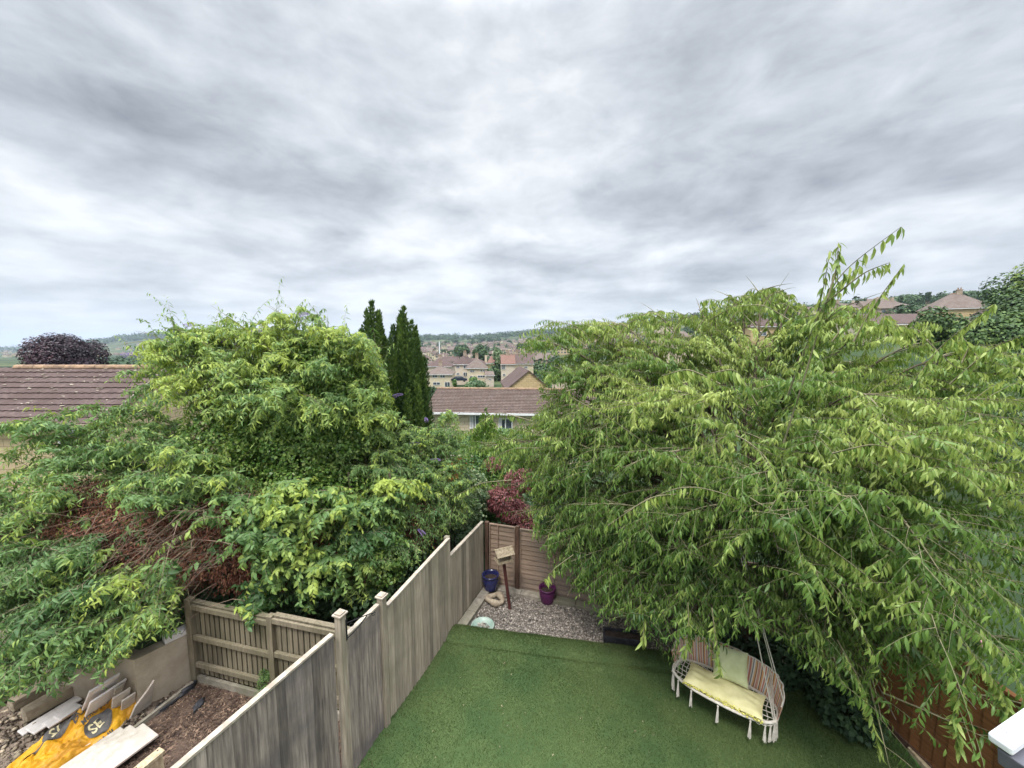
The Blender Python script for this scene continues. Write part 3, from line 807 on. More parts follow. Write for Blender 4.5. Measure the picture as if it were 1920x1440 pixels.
for sgn in (-1, 1):
    for k in range(4):
        yy = sgn * (.022 + k * .042); zz_ = .275 - k * .030
        Rm = RM @ Matrix.Rotation(-sgn * .62, 3, 'X')
        rfm.box(W(0, yy, zz_), (.40, .050, .012), M=Rm, tint=.85 + .12 * (k % 2))
rfm.box(W(0, 0, .288), (.41, .03, .014), M=RM, tint=1.1)
rfm.build('roof', M_tablewood, bt)
for sx in (-.15, .15):
    mb = MB(); mb.add([W(sx - .006, -.12, .19), W(sx + .006, -.12, .19), W(sx + .006, .12, .19), W(sx - .006, .12, .19), W(sx - .006, 0, .27), W(sx + .006, 0, .27)],
           [(0, 1, 2, 3), (0, 4, 5, 1), (2, 5, 4, 3), (0, 3, 4), (1, 5, 2)])
    mb.build('gable', M_tablewood, bt)

def pot(name, label, c, r, h, m, soil=True, cat='plant pot'):
    t = thing(name, label, cat, tuple(c))
    mb = MB(); mb.lathe(c, [(r * .02, 0), (r * .70, 0), (r * .80, h * .1), (r * .98, h * .55), (r, h * .8), (r * .95, h * .88), (r * 1.04, h * .9), (r * 1.06, h), (r * .93, h), (r * .90, h * .85), (r * .82, h * .5), (r * .02, h * .45)], 28)
    mb.build('pot_body', m, t, smooth=True)
    if soil:
        mb = MB(); mb.lathe(c, [(.001, h * .74), (r * .5, h * .75), (r * .9, h * .72)], 20); mb.build('compost', M_soil, t)
    return t
pc = ground(920, 1104, .10); pot('blue_pot', 'dark blue glazed pot on the kerb in the fence corner', pc, .185, .36, M_bluepot)
pc = ground(1026, 1128, gz); 
pt = pot('purple_pot', 'purple pot standing against the brown panel fence', pc, .18, .34, M_purplepot)
# hollow stone ring
c = ground(928, 1127, .05)
mb = MB(); pts = [c + Vector((math.cos(t) * .15 * (1 + .18 * math.cos(2 * t + 1)), math.sin(t) * .14, .05 + .025 * math.sin(2 * t))) for t in np.linspace(0, 2 * math.pi, 26)]
mb.tube(pts, [.062 + .012 * math.sin(3 * t) for t in np.linspace(0, 2 * math.pi, 26)], 10, cap=False)
o = mb.build('hollow_stone', M_stone, smooth=True); tag(o, 'ring-shaped hollow stone lying in front of the blue pot', 'stone')
c = ground(905, 1181, -.03)
bw = thing('shallow_bowl', 'shallow pale green glazed bowl on the gravel at the lawn corner', 'bowl', tuple(c))
mb = MB(); r = .235; mb.lathe(c, [(.01, .02), (r * .55, .02), (r * .95, .07), (r, .11), (r * .93, .112), (r * .85, .085), (r * .5, .05), (.01, .045)], 32); mb.build('bowl_body', M_teal, bw, smooth=True)
# dark trough
c = ground(1168, 1205, gz)
tr = thing('low_trough', 'low black rectangular trough on the gravel under the cherry branches', 'trough', tuple(c))
mb = MB(); dx = ld
Rm = Matrix((ld, Vector((-ld.y, ld.x, 0)), Vector((0, 0, 1)))).transposed()
def Wt(x, y, z): return c + ld * x + Vector((-ld.y, ld.x, 0)) * y + Vector((0, 0, z))
for (sx, sy, lx, ly) in ((0, -.12, .74, .025), (0, .12, .74, .025)): mb.box(Wt(sx, sy, .09), (lx, ly, .18), M=Rm)
for sx in (-.357, .357): mb.box(Wt(sx, 0, .089), (.025, .214, .176), M=Rm)
mb.build('trough_wall', M_black, tr)
mb = MB(); mb.box(Wt(0, 0, .07), (.68, .21, .12), M=Rm); mb.build('compost', M_soil, tr)

# ------------------------------------------------------------------ hanging macrame bench
SC = Vector((3.21, 5.36, 0.47)); sa = Vector((.785, -.62, 0)).normalized(); sb = Vector((.62, .785, 0)).normalized()
tilt = 0.0
def S(a, b, z): return SC + sa * a + sb * b + Vector((0, 0, z))
sw = thing('hanging_bench', 'cream macrame hanging bench with striped back slung from the cherry tree', 'hanging seat', (SC.x, SC.y, SC.z - .4))
ra, rb = .70, .31
def ring(t, k=1.0, z=0.0):
    c_, s_ = math.cos(t), math.sin(t)
    e_ = 0.75
    return S(ra * k * math.copysign(abs(c_) ** e_, c_), rb * k * math.copysign(abs(s_) ** e_, s_), z)
tt_ = np.linspace(0, 2 * math.pi, 64)
mb = MB(); mb.tube([ring(t) for t in tt_], .021, 8, cap=False); mb.build('seat_ring', M_rope, sw, smooth=True)
mb = MB()
for i in range(-10, 11):   # knotted net seat
    x_ = i / 10 * .64; y_ = rb * (1 - abs(x_ / ra) ** 2.6) ** .38
    mb.tube([S(x_, -y_, 0), S(x_ + .02, -y_ * .4, -.045), S(x_ - .02, y_ * .4, -.045), S(x_, y_, 0)], .006, 5)
for j in range(-3, 4):
    y_ = j / 3.4 * rb; x_ = ra * (1 - abs(y_ / rb) ** 2.6) ** .38
    mb.tube([S(-x_, y_, 0), S(-x_ * .5, y_, -.04), S(x_ * .5, y_, -.04), S(x_, y_, 0)], .006, 5)
for sx in (-1, 1):         # side netting between ring and back
    for k in range(7):
        t = k / 6
        mb.tube([S(sx * (ra - .005 - .12 * t), -.16 + .40 * t, 0.0), S(sx * (ra - .06 - .1 * t), .02 + .27 * t, .10 + .10 * t), S(sx * (.63 - .05 * t), .25, .16 + .05 * k)], .006, 5)
mb.build('knotted_net', M_rope, sw)
def striped(name):
    m, t, out = _tree(name); N = t.nodes.new; Lk = t.links.new
    at_ = N('ShaderNodeAttribute'); at_.attribute_name = 'tint'
    mu = N('ShaderNodeMath'); mu.operation = 'MULTIPLY'; mu.inputs[1].default_value = 11.0
    Lk(at_.outputs['Fac'], mu.inputs[0]); fr = N('ShaderNodeMath'); fr.operation = 'FRACT'; Lk(mu.outputs[0], fr.inputs[0])
    r = N('ShaderNodeValToRGB'); r.color_ramp.interpolation = 'CONSTANT'
    cols = [(0, (.55, .30, .22)), (.10, (.68, .60, .50)), (.17, (.10, .06, .06)), (.22, (.60, .33, .16)), (.33, (.70, .62, .54)), (.40, (.50, .20, .16)), (.50, (.66, .58, .48)),
            (.56, (.17, .20, .25)), (.62, (.70, .64, .58)), (.70, (.62, .38, .18)), (.80, (.28, .13, .10)), (.86, (.66, .56, .46)), (.93, (.52, .26, .22))]
    e_ = r.color_ramp.elements; e_[0].position = 0; e_[0].color = (*cols[0][1], 1); e_[1].position = cols[1][0]; e_[1].color = (*cols[1][1], 1)
    for p_, c_ in cols[2:]:
        k = e_.new(p_); k.color = (*c_, 1)
    Lk(fr.outputs[0], r.inputs[0])
    p = N('ShaderNodeBsdfPrincipled'); p.inputs['Roughness'].default_value = .9; p.inputs['Specular IOR Level'].default_value = .1
    Lk(r.outputs[0], p.inputs['Base Color']); Lk(p.outputs[0], out.inputs[0]); return m
M_stripe = striped('striped_fabric')
def backcloth():
    nu, nv = 160, 10; V = []; Tn = []; Fq = []
    for j in range(nv + 1):
        h = j / nv
        for i in range(nu + 1):
            t = i / nu; a = (t - .5) * 2            # -1..1 round the back
            th = math.pi / 2 - a * (1.50 if a < 0 else 1.78)
            base = ring(th, 1.0, .0)
            out_ = (base - SC); out_.z = 0; out_ = out_.normalized()
            hh = .47 - .10 * abs(a) ** 2.2 - .06 * (a < 0) * abs(a)
            hh *= 1 - .30 * math.exp(-((abs(a) - 1) / .13) ** 2)
            p = base + out_ * (.05 * math.sin(h * 1.5)) * (1 - .0 * abs(a)) + Vector((0, 0, hh * h))
            p += out_ * (.008 * math.sin(t * 75) * h)
            if abs(a) > .6: p += -sb * 0.03 * h
            V.append(p); Tn.append(t)
    for j in range(nv):
        for i in range(nu):
            a = j * (nu + 1) + i; Fq.append((a, a + 1, a + nu + 2, a + nu + 1))
    n = len(V); 
    mb = MB(); mb.add(V, Fq); mb.t = Tn
    o = mb.build('striped_back', M_stripe, sw, smooth=True)
    so = o.modifiers.new('thick', 'SOLIDIFY'); so.thickness = .008
    return [V[nv * (nu + 1) + i] for i in (int(nu * .04), int(nu * .26), int(nu * .74), int(nu * .96))], [V[nv * (nu + 1) + i] for i in range(nu + 1)]
tops, edge = backcloth()
mb = MB(); mb.tube(edge[::4], .009, 6); mb.build('back_hem', M_rope, sw)
hang = S(.02, .0, 2.65)
mb = MB()
for q in tops: mb.tube([q, q.lerp(hang, .97)], .0072, 6)
for th in (math.pi + .35, -.35): 
    q = ring(th); mb.tube([q, q.lerp(hang, .97)], .0072, 6)
mb.tube([hang + Vector((0, 0, .02 - .03)), hang + Vector((0, 0, .2))], .016, 6)
mb.build('rope', M_rope, sw)
def tassel(p, L=.27, sd=0):
    r_ = random.Random(sd)
    mb = MB(); mb.lathe(p + Vector((0, 0, -.05)), [(.004, .035), (.013, .025), (.015, .01), (.010, 0)], 8)
    for k in range(9):
        th = k * 2 * math.pi / 9; e_ = Vector((math.cos(th), math.sin(th), 0))
        l = L * r_.uniform(.88, 1.04)
        mb.tube([p + e_ * .004 + Vector((0, 0, -.045)), p + e_ * .012 + Vector((0, 0, -.045 - l * .5)), p + e_ * (.016 + r_.uniform(-.004, .006)) + Vector((0, 0, -.045 - l))], .0055, 4)
    return mb
for k, t in enumerate([math.pi * 1.02, math.pi * 1.06, math.pi * 1.12, math.pi * 1.22, math.pi * 1.36, math.pi * 1.50, math.pi * 1.66, math.pi * 1.78, math.pi * 1.84, math.pi * 1.90, math.pi * 1.95, math.pi * 1.99]):
    tassel(ring(t, 1.0, -.015), .25, k).build('tassel', M_rope, sw)
mb = MB()   # little loops joining tassels at the right end
tl = np.linspace(math.pi * 1.7, math.pi * 2.02, 26)
mb.tube([ring(t, 1.0, -.03 - .02 * abs(math.sin(k * .9))) for k, t in enumerate(tl)], .005, 5); mb.build('scallop_edge', M_rope, sw)
def cushion(f, nx=22, ny=16, fat=.055, amp=.006, seed=0):
    """f(x,y,z) maps -1..1 square to the place; both faces"""
    V = []; Fq = []
    for sgn in (1, -1):
        for j in range(ny + 1):
            for i in range(nx + 1):
                x_ = -1 + 2 * i / nx; y_ = -1 + 2 * j / ny
                h = (max(0, 1 - abs(x_) ** 3) ** .5) * (max(0, 1 - abs(y_) ** 3) ** .5)
                pin = 1 - .05 * (1 - abs(x_) ** 2) * (abs(y_) > .99) - .0
                wr = amp * (math.sin(9 * x_ + seed) * math.sin(7 * y_ + 2 * seed) + math.sin(17 * x_ * y_ + seed))
                V.append(f(x_ * (1 - .05 * (1 - y_ * y_)), y_ * (1 - .06 * (1 - x_ * x_)), sgn * (fat * h) + wr * h))
    m_ = (nx + 1) * (ny + 1)
    for q in (0, 1):
        for j in range(ny):
            for i in range(nx):
                a = q * m_ + j * (nx + 1) + i; f_ = (a, a + 1, a + nx + 2, a + nx + 1); Fq.append(f_ if q == 0 else f_[::-1])
    mb = MB(); mb.add(V, Fq); return mb
cu = thing('seat_cushion', 'long lemon yellow seat cushion with fringed edge on the hanging bench', 'cushion', tuple(S(0, -.06, .02)))
cushion(lambda x, y, z: S(.03 + x * .52, -.075 + y * .235, .065 + z - .03 * math.cos(x * 2) + .012 * math.sin(5 * x + 2 * y)), fat=.085, amp=.010).build('cushion_cover', M_yellow, cu, smooth=True)
mb = MB(); r_ = random.Random(2)
for k in range(70):
    x_ = -1 + 2 * k / 69
    p = S(.03 + x_ * .52, -.075 - .235 * (1 - .06 * (1 - x_ * x_)), .045)
    mb.blob(p + Vector((r_.uniform(-.01, .01), r_.uniform(-.01, .01), r_.uniform(-.025, .02))), (.016, .016, .013), 1, .2, k, tint=r_.uniform(.7, 1.15))
mb.build('fringe', M_pom, cu, smooth=True)
pw = thing('square_pillow', 'pale green square pillow leaning against the bench back', 'pillow', tuple(S(.10, .15, .08)))
def pf(x, y, z):
    # leaning square, turned a little on its corner
    c_, s_ = math.cos(.10), math.sin(.10); X_ = (x * c_ - y * s_) * .235; Y_ = (x * s_ + y * c_) * .235
    return S(.07 + X_, .13 + Y_ * .38 - z * .92, .34 + Y_ * .92 + z * .38)
cushion(pf, 18, 18, fat=.075, seed=2).build('pillow_cover', M_green, pw, smooth=True)
# throw pillow stripes at the left are part of the back; small dark shape behind
# ------------------------------------------------------------------ neighbour's garden
nb = thing('garden_fence', 'olive board fence with cross rails at the end of the neighbouring garden', 'fence', tuple(ground(378, 1277)))
nA = ground(378, 1277); nB_ = ground(478, 1304); nd = (nB_ - nA).normalized()
nnrm = Vector((nd.y, -nd.x, 0))   # towards camera
if nnrm.y > 0: nnrm = -nnrm
end = line_x(nA, nd, fA, fd); Ln = (end - nA).length - .06
zt1 = onplane(372, 1123, nA, nd).z; zt2 = onplane(560, 1128, nA, nd).z
pm = onplane(514, 1200, nA, nd); Lm = (Vector((pm.x, pm.y, 0)) - nA).length
for (s0, s1, zt_) in ((.0, Lm - .05, zt1 - .06), (Lm + .05, Ln, zt1 - .0)):
    a = nA + nd * s0; b = nA + nd * s1
    mb = MB(); boards(mb, a, b, zt_, zt_, .16, nnrm * .6, w=.10, vary=.12, rr=rr, gap=.007); mb.build('panel', M_board3, nb)
    for zz_ in (zt_ - .06, .95 * zt_ / 1.62, .36):
        mb = MB(); p = a + nnrm * .045; q = b + nnrm * .045; mb.bar((p.x, p.y, zz_), (q.x, q.y, zz_), .055, .085, tint=1.08); mb.build('cross_rail', M_board3, nb, bevel=.006)
    mb = MB(); p = a + nnrm * .04; q = b + nnrm * .04; mb.bar((p.x, p.y, .07), (q.x, q.y, .07), .05, .16); mb.build('gravel_board', M_kerb, nb)
    mb = MB(); mb.bar((a.x, a.y, zt_ + .01), (b.x, b.y, zt_ + .01), .08, .02); mb.build('capping_rail', M_board3, nb)
for s0, w in ((-.06, .11), (Lm, .10)):
    p = nA + nd * s0 + nnrm * .03
    mb = MB(); mb.bar((p.x, p.y, 0), (p.x, p.y, zt1 + .01), w, w, up=tuple(nd), tint=1.1); mb.build('post', M_board3, nb, bevel=.006)
# low rendered wall, parallel to the side fence
wA = nA - nd * .12
wE = ground(262, 1334); wL = ground(-260, 1236)
wd1 = (wA - wE).normalized(); wn1 = Vector((wd1.y, -wd1.x, 0))
wz = onplane(345, 1193, wA, wd1).z
wl = thing('rendered_wall', 'low sand coloured rendered wall ending at the olive fence post', 'wall', tuple(wA))
back = -wn1 * .18; wn2 = Vector((0, .18, 0))
mb = MB(); lo_, hi_ = -.1, wz
A0, E0, L0_ = wA, wE, wL; A1, E1, L1_ = wA + back, wE + back * .7 + wn2 * .7, wL + wn2
def up_(p, z): return (p.x, p.y, z)
mb.hexa([up_(E0, lo_), up_(A0, lo_), up_(A1, lo_), up_(E1, lo_), up_(E0, hi_), up_(A0, hi_), up_(A1, hi_), up_(E1, hi_)])
mb.hexa([up_(L0_, lo_), up_(E0, lo_), up_(E1, lo_), up_(L1_, lo_), up_(L0_, hi_), up_(E0, hi_), up_(E1, hi_), up_(L1_, hi_)])
mb.build('wall_face', M_render, wl)
mb = MB(); a2 = wA + back * .5; b2 = a2 - wd1 * .34; mb.bar((a2.x, a2.y, wz + .052), (b2.x, b2.y, wz + .052), .16, .10); mb.build('coping_slab', M_white_slab, wl, bevel=.008)
# ground of the neighbour: dusty rubble on the left, chip bed on the right
e0 = ground(360, 1291, 0); e1 = ground(242, 1385, 0); ed = (e0 - e1).normalized(); en = Vector((ed.y, -ed.x, 0))
far_n = nA - nd * 8
def undul(name, pts4, z0, amp, m, n=60, seed=1):
    a, b, c, d = pts4; V = []; Fq = []
    for j in range(n + 1):
        for i in range(n + 1):
            p = a.lerp(b, i / n).lerp(d.lerp(c, i / n), j / n)
            z = z0 + amp * (math.sin(p.x * 4 + seed) * math.sin(p.y * 5) + .6 * math.sin(p.x * 11 + p.y * 7) + .4 * math.sin(p.x * 23 - p.y * 19))
            V.append((p.x, p.y, z))
    for j in range(n):
        for i in range(n):
            q = j * (n + 1) + i; Fq.append((q, q + 1, q + n + 2, q + n + 1))
    mb = MB(); mb.add(V, Fq); o = mb.build(name, m, smooth=True); tag(o, kind='structure'); return o
g0 = e0 + ed * .25; g1 = e1 - ed * 3.0
rub = (g1, Vector((-11, g1.y - .5, 0)), ground(-600, 1240), wA + back)
undul('rubble_ground', (g1, rub[1], rub[2], g0), .01, .018, M_rubble, seed=2)
undul('chip_bed', (along(fA, fd, g1.y) - fn * .03, g1, g0, end - fd * .02), .03, .016, M_earth, seed=4)
chips_poly = [g1, g0, end - fn * .05, along(fA, fd, g1.y) - fn * .05]
scatter_pebbles('bark_chips', 'reddish brown bark chippings covering the neighbouring bed', 'bark chips', chips_poly, 26000, .007, .022, M_chip, .04, seed=12, shape='chip')
scatter_pebbles('rubble', 'loose pale rubble and grit on the neighbouring ground', 'rubble', [g1, Vector((-9, g1.y + .3, 0)), wL, wE, wA, g0], 9000, .008, .030, M_rubble, .02, seed=13)
scatter_pebbles('broken_stones', 'broken pale stones and mortar lumps strewn over the rubble ground', 'rubble', [ground(-60, 1440), ground(-60, 1320), ground(150, 1340), ground(300, 1335), ground(240, 1400), ground(200, 1500)], 330, .014, .045, M_stone, .02, flat=.7, seed=77)
mb = MB(); a = e0 + ed * .02; b = e1 - ed * 2.2
mb.bar((a.x, a.y, .055), (b.x, b.y, .05), .05, .13); o = mb.build('edging_board', M_kerb, bevel=.006); tag(o, 'long grey edging board between bark chips and rubble', 'edging')
# ground of the plot behind the fences
# small conifer seedling made with the trees below

def slab(name, label, cat, c, size, rz, rx=0.0, ry=0.0, m=M_slab, group=None, tint=1.0):
    mb = MB(); mb.box((0, 0, 0), size, tint=tint)
    # chip the outline a little
    o = mb.build(name, m, bevel=.006)
    o.location = c; o.rotation_euler = (rx, ry, rz); tag(o, label, cat, group); return o
# stone blocks (upper left)
def block_at(u, v, L, w, h, rz, label, seed, m=M_stone, z=.06):
    c = ground(u, v, z + h / 2)
    mb = MB(); bm = bmesh.new(); bmesh.ops.create_cube(bm, size=1); bmesh.ops.subdivide_edges(bm, edges=bm.edges[:], cuts=3, use_grid_fill=True)
    r_ = random.Random(seed)
    for q in bm.verts:
        k = 1 if max(abs(q.co.x), abs(q.co.y), abs(q.co.z)) > .49 else 0
        edge_ = sum(abs(x) > .49 for x in q.co)
        q.co *= 1 - .035 * (edge_ - 1)
        q.co += Vector([r_.uniform(-.02, .02) for _ in range(3)])
    mb.add([(q.co.x * L, q.co.y * w, q.co.z * h) for q in bm.verts], [[x.index for x in f.verts] for f in bm.faces]); bm.free()
    o = mb.build('stone_block', m, smooth=False); o.location = c; o.rotation_euler = (0, 0, rz); tag(o, label, 'stone block'); return o
rzb = math.atan2(fd.y, fd.x)
block_at(90, 1316, .50, .20, .17, rzb - .05, 'rough brown stone block, nearest to the white slabs', 1)
block_at(62, 1300, .48, .18, .16, rzb - .02, 'rough stone block lying second from the white slabs', 2)
block_at(30, 1290, .50, .20, .14, rzb + .05, 'flat pale stone block at the left edge beneath the leaves', 3)
# leaning pale slabs against the wall
def lean(u, v, w, h, th, rz, lean_, label, m=M_slab, roll=0, z0=.03):
    c0 = ground(u, v, z0)
    mb = MB(); mb.box((0, 0, h / 2), (w, th, h)); o = mb.build('leaning_slab', m, bevel=.005)
    o.location = c0; o.rotation_euler = (lean_, roll, rz); tag(o, label, 'slab'); return o
rzw = math.atan2(fd.y, fd.x)           # along the wall
lean(172, 1338, .34, .86, .03, rzw, .62, 'tall pale slab leaning furthest left against the rendered wall', m=M_white_slab)
lean(186, 1342, .42, .62, .03, rzw + .05, .55, 'wide pale slab leaning in front of the tall one', m=M_white_slab)
lean(213, 1340, .10, .62, .035, rzw, .42, 'narrow grey board leaning in the middle of the slab row', m=M_kerb)
lean(224, 1338, .20, .46, .03, rzw - .1, .38, 'short stepped pale slab leaning behind the yellow bag')
lean(238, 1336, .16, .34, .03, rzw - .05, .35, 'small pale slab leaning right of the stepped one')
mb = MB(); 
th = .03; prof = [(-.02, 0), (.24, 0), (.24, .50), (.16, .36), (.03, .20)]
vs = [(x, y, z) for y in (-th / 2, th / 2) for x, z in prof]; n = len(prof)
mb.add(vs, [tuple(range(n)), tuple(range(2 * n - 1, n - 1, -1))] + [(i, i + n, (i + 1) % n + n, (i + 1) % n) for i in range(n)])
o = mb.build('leaning_slab', M_slab, bevel=.004); o.location = ground(246, 1346, .03); o.rotation_euler = (.33, 0, rzw); tag(o, 'triangular broken slab leaning at the right end of the row', 'slab')
# white flat slabs left of the bag
for (u, v, L, w, dz, drz, lb) in ((96, 1340, .62, .17, .05, .0, 'long thin white slab lying on the rubble behind the square ones'),
                             (84, 1355, .30, .22, .085, .06, 'square white slab lying lowest in the white row'),
                             (112, 1345, .28, .20, .10, -.04, 'square white slab in the middle of the white row'),
                             (128, 1334, .24, .19, .12, .08, 'square white slab at the top of the white row')):
    c = ground(u, v, dz)
    slab('white_slab', lb, 'slab', c, (L, w, .028), rzw + drz, m=M_white_slab)
# long pale slabs, bottom left
for (u, v, L, w, dz, drz, lb) in ((122, 1436, .95, .36, .05, .04, 'lowest of the stacked long cream slabs, furthest left'),
                             (146, 1436, .98, .36, .085, -.02, 'second from bottom in the stack of long cream slabs'),
                             (168, 1434, 1.0, .38, .12, .03, 'third long cream slab, just under the top one'),
                             (194, 1432, 1.0, .42, .155, .0, 'topmost long cream slab resting on the stack')):
    c = ground(u, v, dz)
    slab('long_slab', lb, 'slab', c, (L, w, .032), rzw + drz - .06)
# timber block with nails
c = ground(278, 1428, .40)
tb = thing('timber_crate_end', 'nailed pale timber block standing beside the side fence', 'timber', (c.x, c.y, .03))
Rm = Matrix.Rotation(rzw, 3, 'Z')
mb = MB(); mb.box(c, (.30, .12, .05), M=Rm); mb.build('top_board', M_palewood, tb, bevel=.004)
mb = MB(); mb.box(c - Vector((0, 0, .20)) + Rm @ Vector((.05, -.03, 0)), (.16, .045, .34), M=Rm); mb.build('upright', M_palewood, tb, bevel=.004)
for k in (-.11, .11):
    mb = MB(); mb.lathe(c + Rm @ Vector((k, .02, .026)), [(.008, 0), (.008, .004), (.001, .005)], 8); mb.build('nail', M_black, tb)
# black odds and ends at the foot of the wall
def lump(name, label, cat, u, v, size, rz, seed, m=M_black, z=.05):
    c = ground(u, v, z); mb = MB(); mb.blob(c, size, 3, .28, seed, rz=rz)
    o = mb.build(name, m, smooth=True); tag(o, label, cat)
lump('black_bag', 'crumpled black plastic bag at the foot of the rendered wall', 'plastic bag', 347, 1296, (.17, .07, .06), rzw, 3)
lump('black_sack', 'flattened black sack lying behind the edging board', 'plastic sack', 317, 1318, (.22, .07, .05), rzw, 5)
lump('black_glove', 'black rubber glove lying on the bark chips', 'glove', 372, 1322, (.11, .05, .04), rzw + .5, 8)

# yellow builders bag
def builders_bag():
    c0 = ground(150, 1385, 0)
    ax_ = fd; ay_ = -fn    # along the wall, and towards the wall
    yb = thing('yellow_builders_bag', 'crumpled yellow builders bag with dark printed lettering between the slabs', 'builders bag', (c0.x, c0.y, .02))
    L, Wd = 1.15, .38
    def hgt(s_, t_):       # s -1..1 along, t -1..1 across
        e_ = max(0, 1 - abs(s_) ** 4) * max(0, 1 - abs(t_) ** 3)
        h = .15 + .07 * math.sin(3.1 * s_ + 1.2) * math.cos(2.0 * t_) + .05 * math.sin(7 * s_ + 3 * t_)
        h += .028 * math.sin(13 * s_ - 5 * t_ + 1) + .018 * abs(math.sin(11 * t_ + 7 * s_ * s_ + 2)) + .012 * math.sin(29 * s_ + 17 * t_)
        h += .10 * math.exp(-((s_ - .72) / .2) ** 2 - ((t_ - .1) / .5) ** 2)
        from mathutils import noise as mn
        q = Vector((s_ * 4.5, t_ * 2.2, 1.7))
        h += .11 * (mn.turbulence(q, 3, True) - .5) + .035 * (abs(mn.noise(q * 3.1)) - .2)
        return .02 + e_ ** .35 * max(.02, h)
    def pos(s_, t_, dz=0.0):
        wob = 1 + .14 * math.sin(5 * s_ + 1) + .08 * math.sin(13 * s_)
        p = c0 + ax_ * (L * s_ * (1 + .05 * math.sin(6 * t_))) + ay_ * (Wd * t_ * wob + .05 * math.sin(3 * s_))
        return Vector((p.x, p.y, hgt(s_, t_) + dz))
    nx, ny = 190, 90; V = []; Fq = []
    for j in range(ny + 1):
        for i in range(nx + 1): V.append(pos(-1 + 2 * i / nx, -1 + 2 * j / ny))
    for j in range(ny):
        for i in range(nx):
            a = j * (nx + 1) + i; Fq.append((a, a + 1, a + nx + 2, a + nx + 1))
    mb = MB(); mb.add(V, Fq); mb.build('bag_cloth', M_bag, yb, smooth=True)
    # prints draped on the cloth
    def oval(sc_, tc_, rs, rt, name, m, dz):
        vs = []; fs = []; nr, na = 6, 28
        vs.append(pos(sc_, tc_, dz))
        for r_ in range(1, nr + 1):
            for k in range(na):
                th = 2 * math.pi * k / na
                vs.append(pos(sc_ + rs * r_ / nr * math.cos(th), tc_ + rt * r_ / nr * math.sin(th), dz))
        fs += [(0, 1 + k, 1 + (k + 1) % na) for k in range(na)]
        for r_ in range(nr - 1):
            for k in range(na):
                a = 1 + r_ * na + k; b = 1 + r_ * na + (k + 1) % na; fs.append((a, a + na, b + na, b))
        mb_ = MB(); mb_.add(vs, fs); return mb_.build(name, m, yb, smooth=True)
    def text(s0, t0, size, body, m, ang, dz):
        cu_ = bpy.data.curves.new('lettering', 'FONT'); cu_.body = body; cu_.size = size; cu_.resolution_u = 2; cu_.offset = size * .02
        o = bpy.data.objects.new('lettering', cu_); COL.objects.link(o)
        dg = bpy.context.evaluated_depsgraph_get(); me = bpy.data.meshes.new_from_object(o.evaluated_get(dg))
        bpy.data.objects.remove(o); bm = bmesh.new(); bm.from_mesh(me)
        bmesh.ops.triangulate(bm, faces=bm.faces[:]); bmesh.ops.subdivide_edges(bm, edges=[e_ for e_ in bm.edges if e_.calc_length() > size * .15], cuts=2)
        vs = []
        ca, sa_ = math.cos(ang), math.sin(ang)
        for q in bm.verts:
            x_ = q.co.x * ca - q.co.y * sa_; y_ = q.co.x * sa_ + q.co.y * ca
            vs.append(pos(s0 + x_ / L, t0 + y_ / Wd, dz))
        mb_ = MB(); mb_.add(vs, [[v.index for v in f.verts] for f in bm.faces]); bm.free()
        mb_.build('lettering', m, yb)
    oval(-.10, .50, .16, .34, 'printed_oval', M_baggrey, .016)
    oval(.12, -.46, .13, .30, 'printed_oval', M_baggrey, .016)
    text(-.19, .34, .16, 'SC', M_bagcream, 0.15, .026)
    text(.035, -.60, .15, 'SE', M_bagcream, 0.1, .026)
    text(-.02, .06, .10, 'BUILDE', M_baggrey, .12, .018)
    text(.02, -.17, .07, 'MERCHA', M_baggrey, .12, .018)
    text(.02, -1.12, .10, 'BUIL', M_baggrey, .1, .018)
    for (s0, t0, s1, t1) in ((-.42, .5, -.10, .2), (-.10, -.9, -.06, -.25), (.28, -.1, .50, -.35)):
        n_ = 10; vs = []
        for k in range(n_ + 1):
            q = k / n_; s_, t_ = s0 + (s1 - s0) * q, t0 + (t1 - t0) * q
            vs += [pos(s_, t_ - .05, .022), pos(s_ + .005, t_ + .05, .022)]
        mb_ = MB(); mb_.add(vs, [(2 * k, 2 * k + 2, 2 * k + 3, 2 * k + 1) for k in range(n_)]); mb_.build('lifting_strap', M_baggrey, yb)
builders_bag()

# white trim end of the camera house's lower roof, bottom right
g = at(1856, 1392, 1.5)
gt = thing('roof_trim', 'white roof trim end with dark grey underside jutting in at bottom right', 'roof trim', tuple(g))
a = at(1874, 1396, 1.5); b = at(2006, 1302, 1.62); dwn = Vector((0, 0, -1)); dr = (b - a).normalized()
mb = MB(); mb.bar(a, a + dr * .9, .075, .045); mb.bar(a + dr * .05 + Vector((0, 0, .03)), a + dr * .9 + Vector((0, 0, .03)), .055, .02)
mb.build('trim_board', M_whitepl, gt, bevel=.012)
mb = MB(); q = a + dr * .012 + Vector((0.02, -.035, -.075)); mb.bar(q, q + dr * .85, .10, .085); mb.build('underside', M_greypl, gt, bevel=.006)

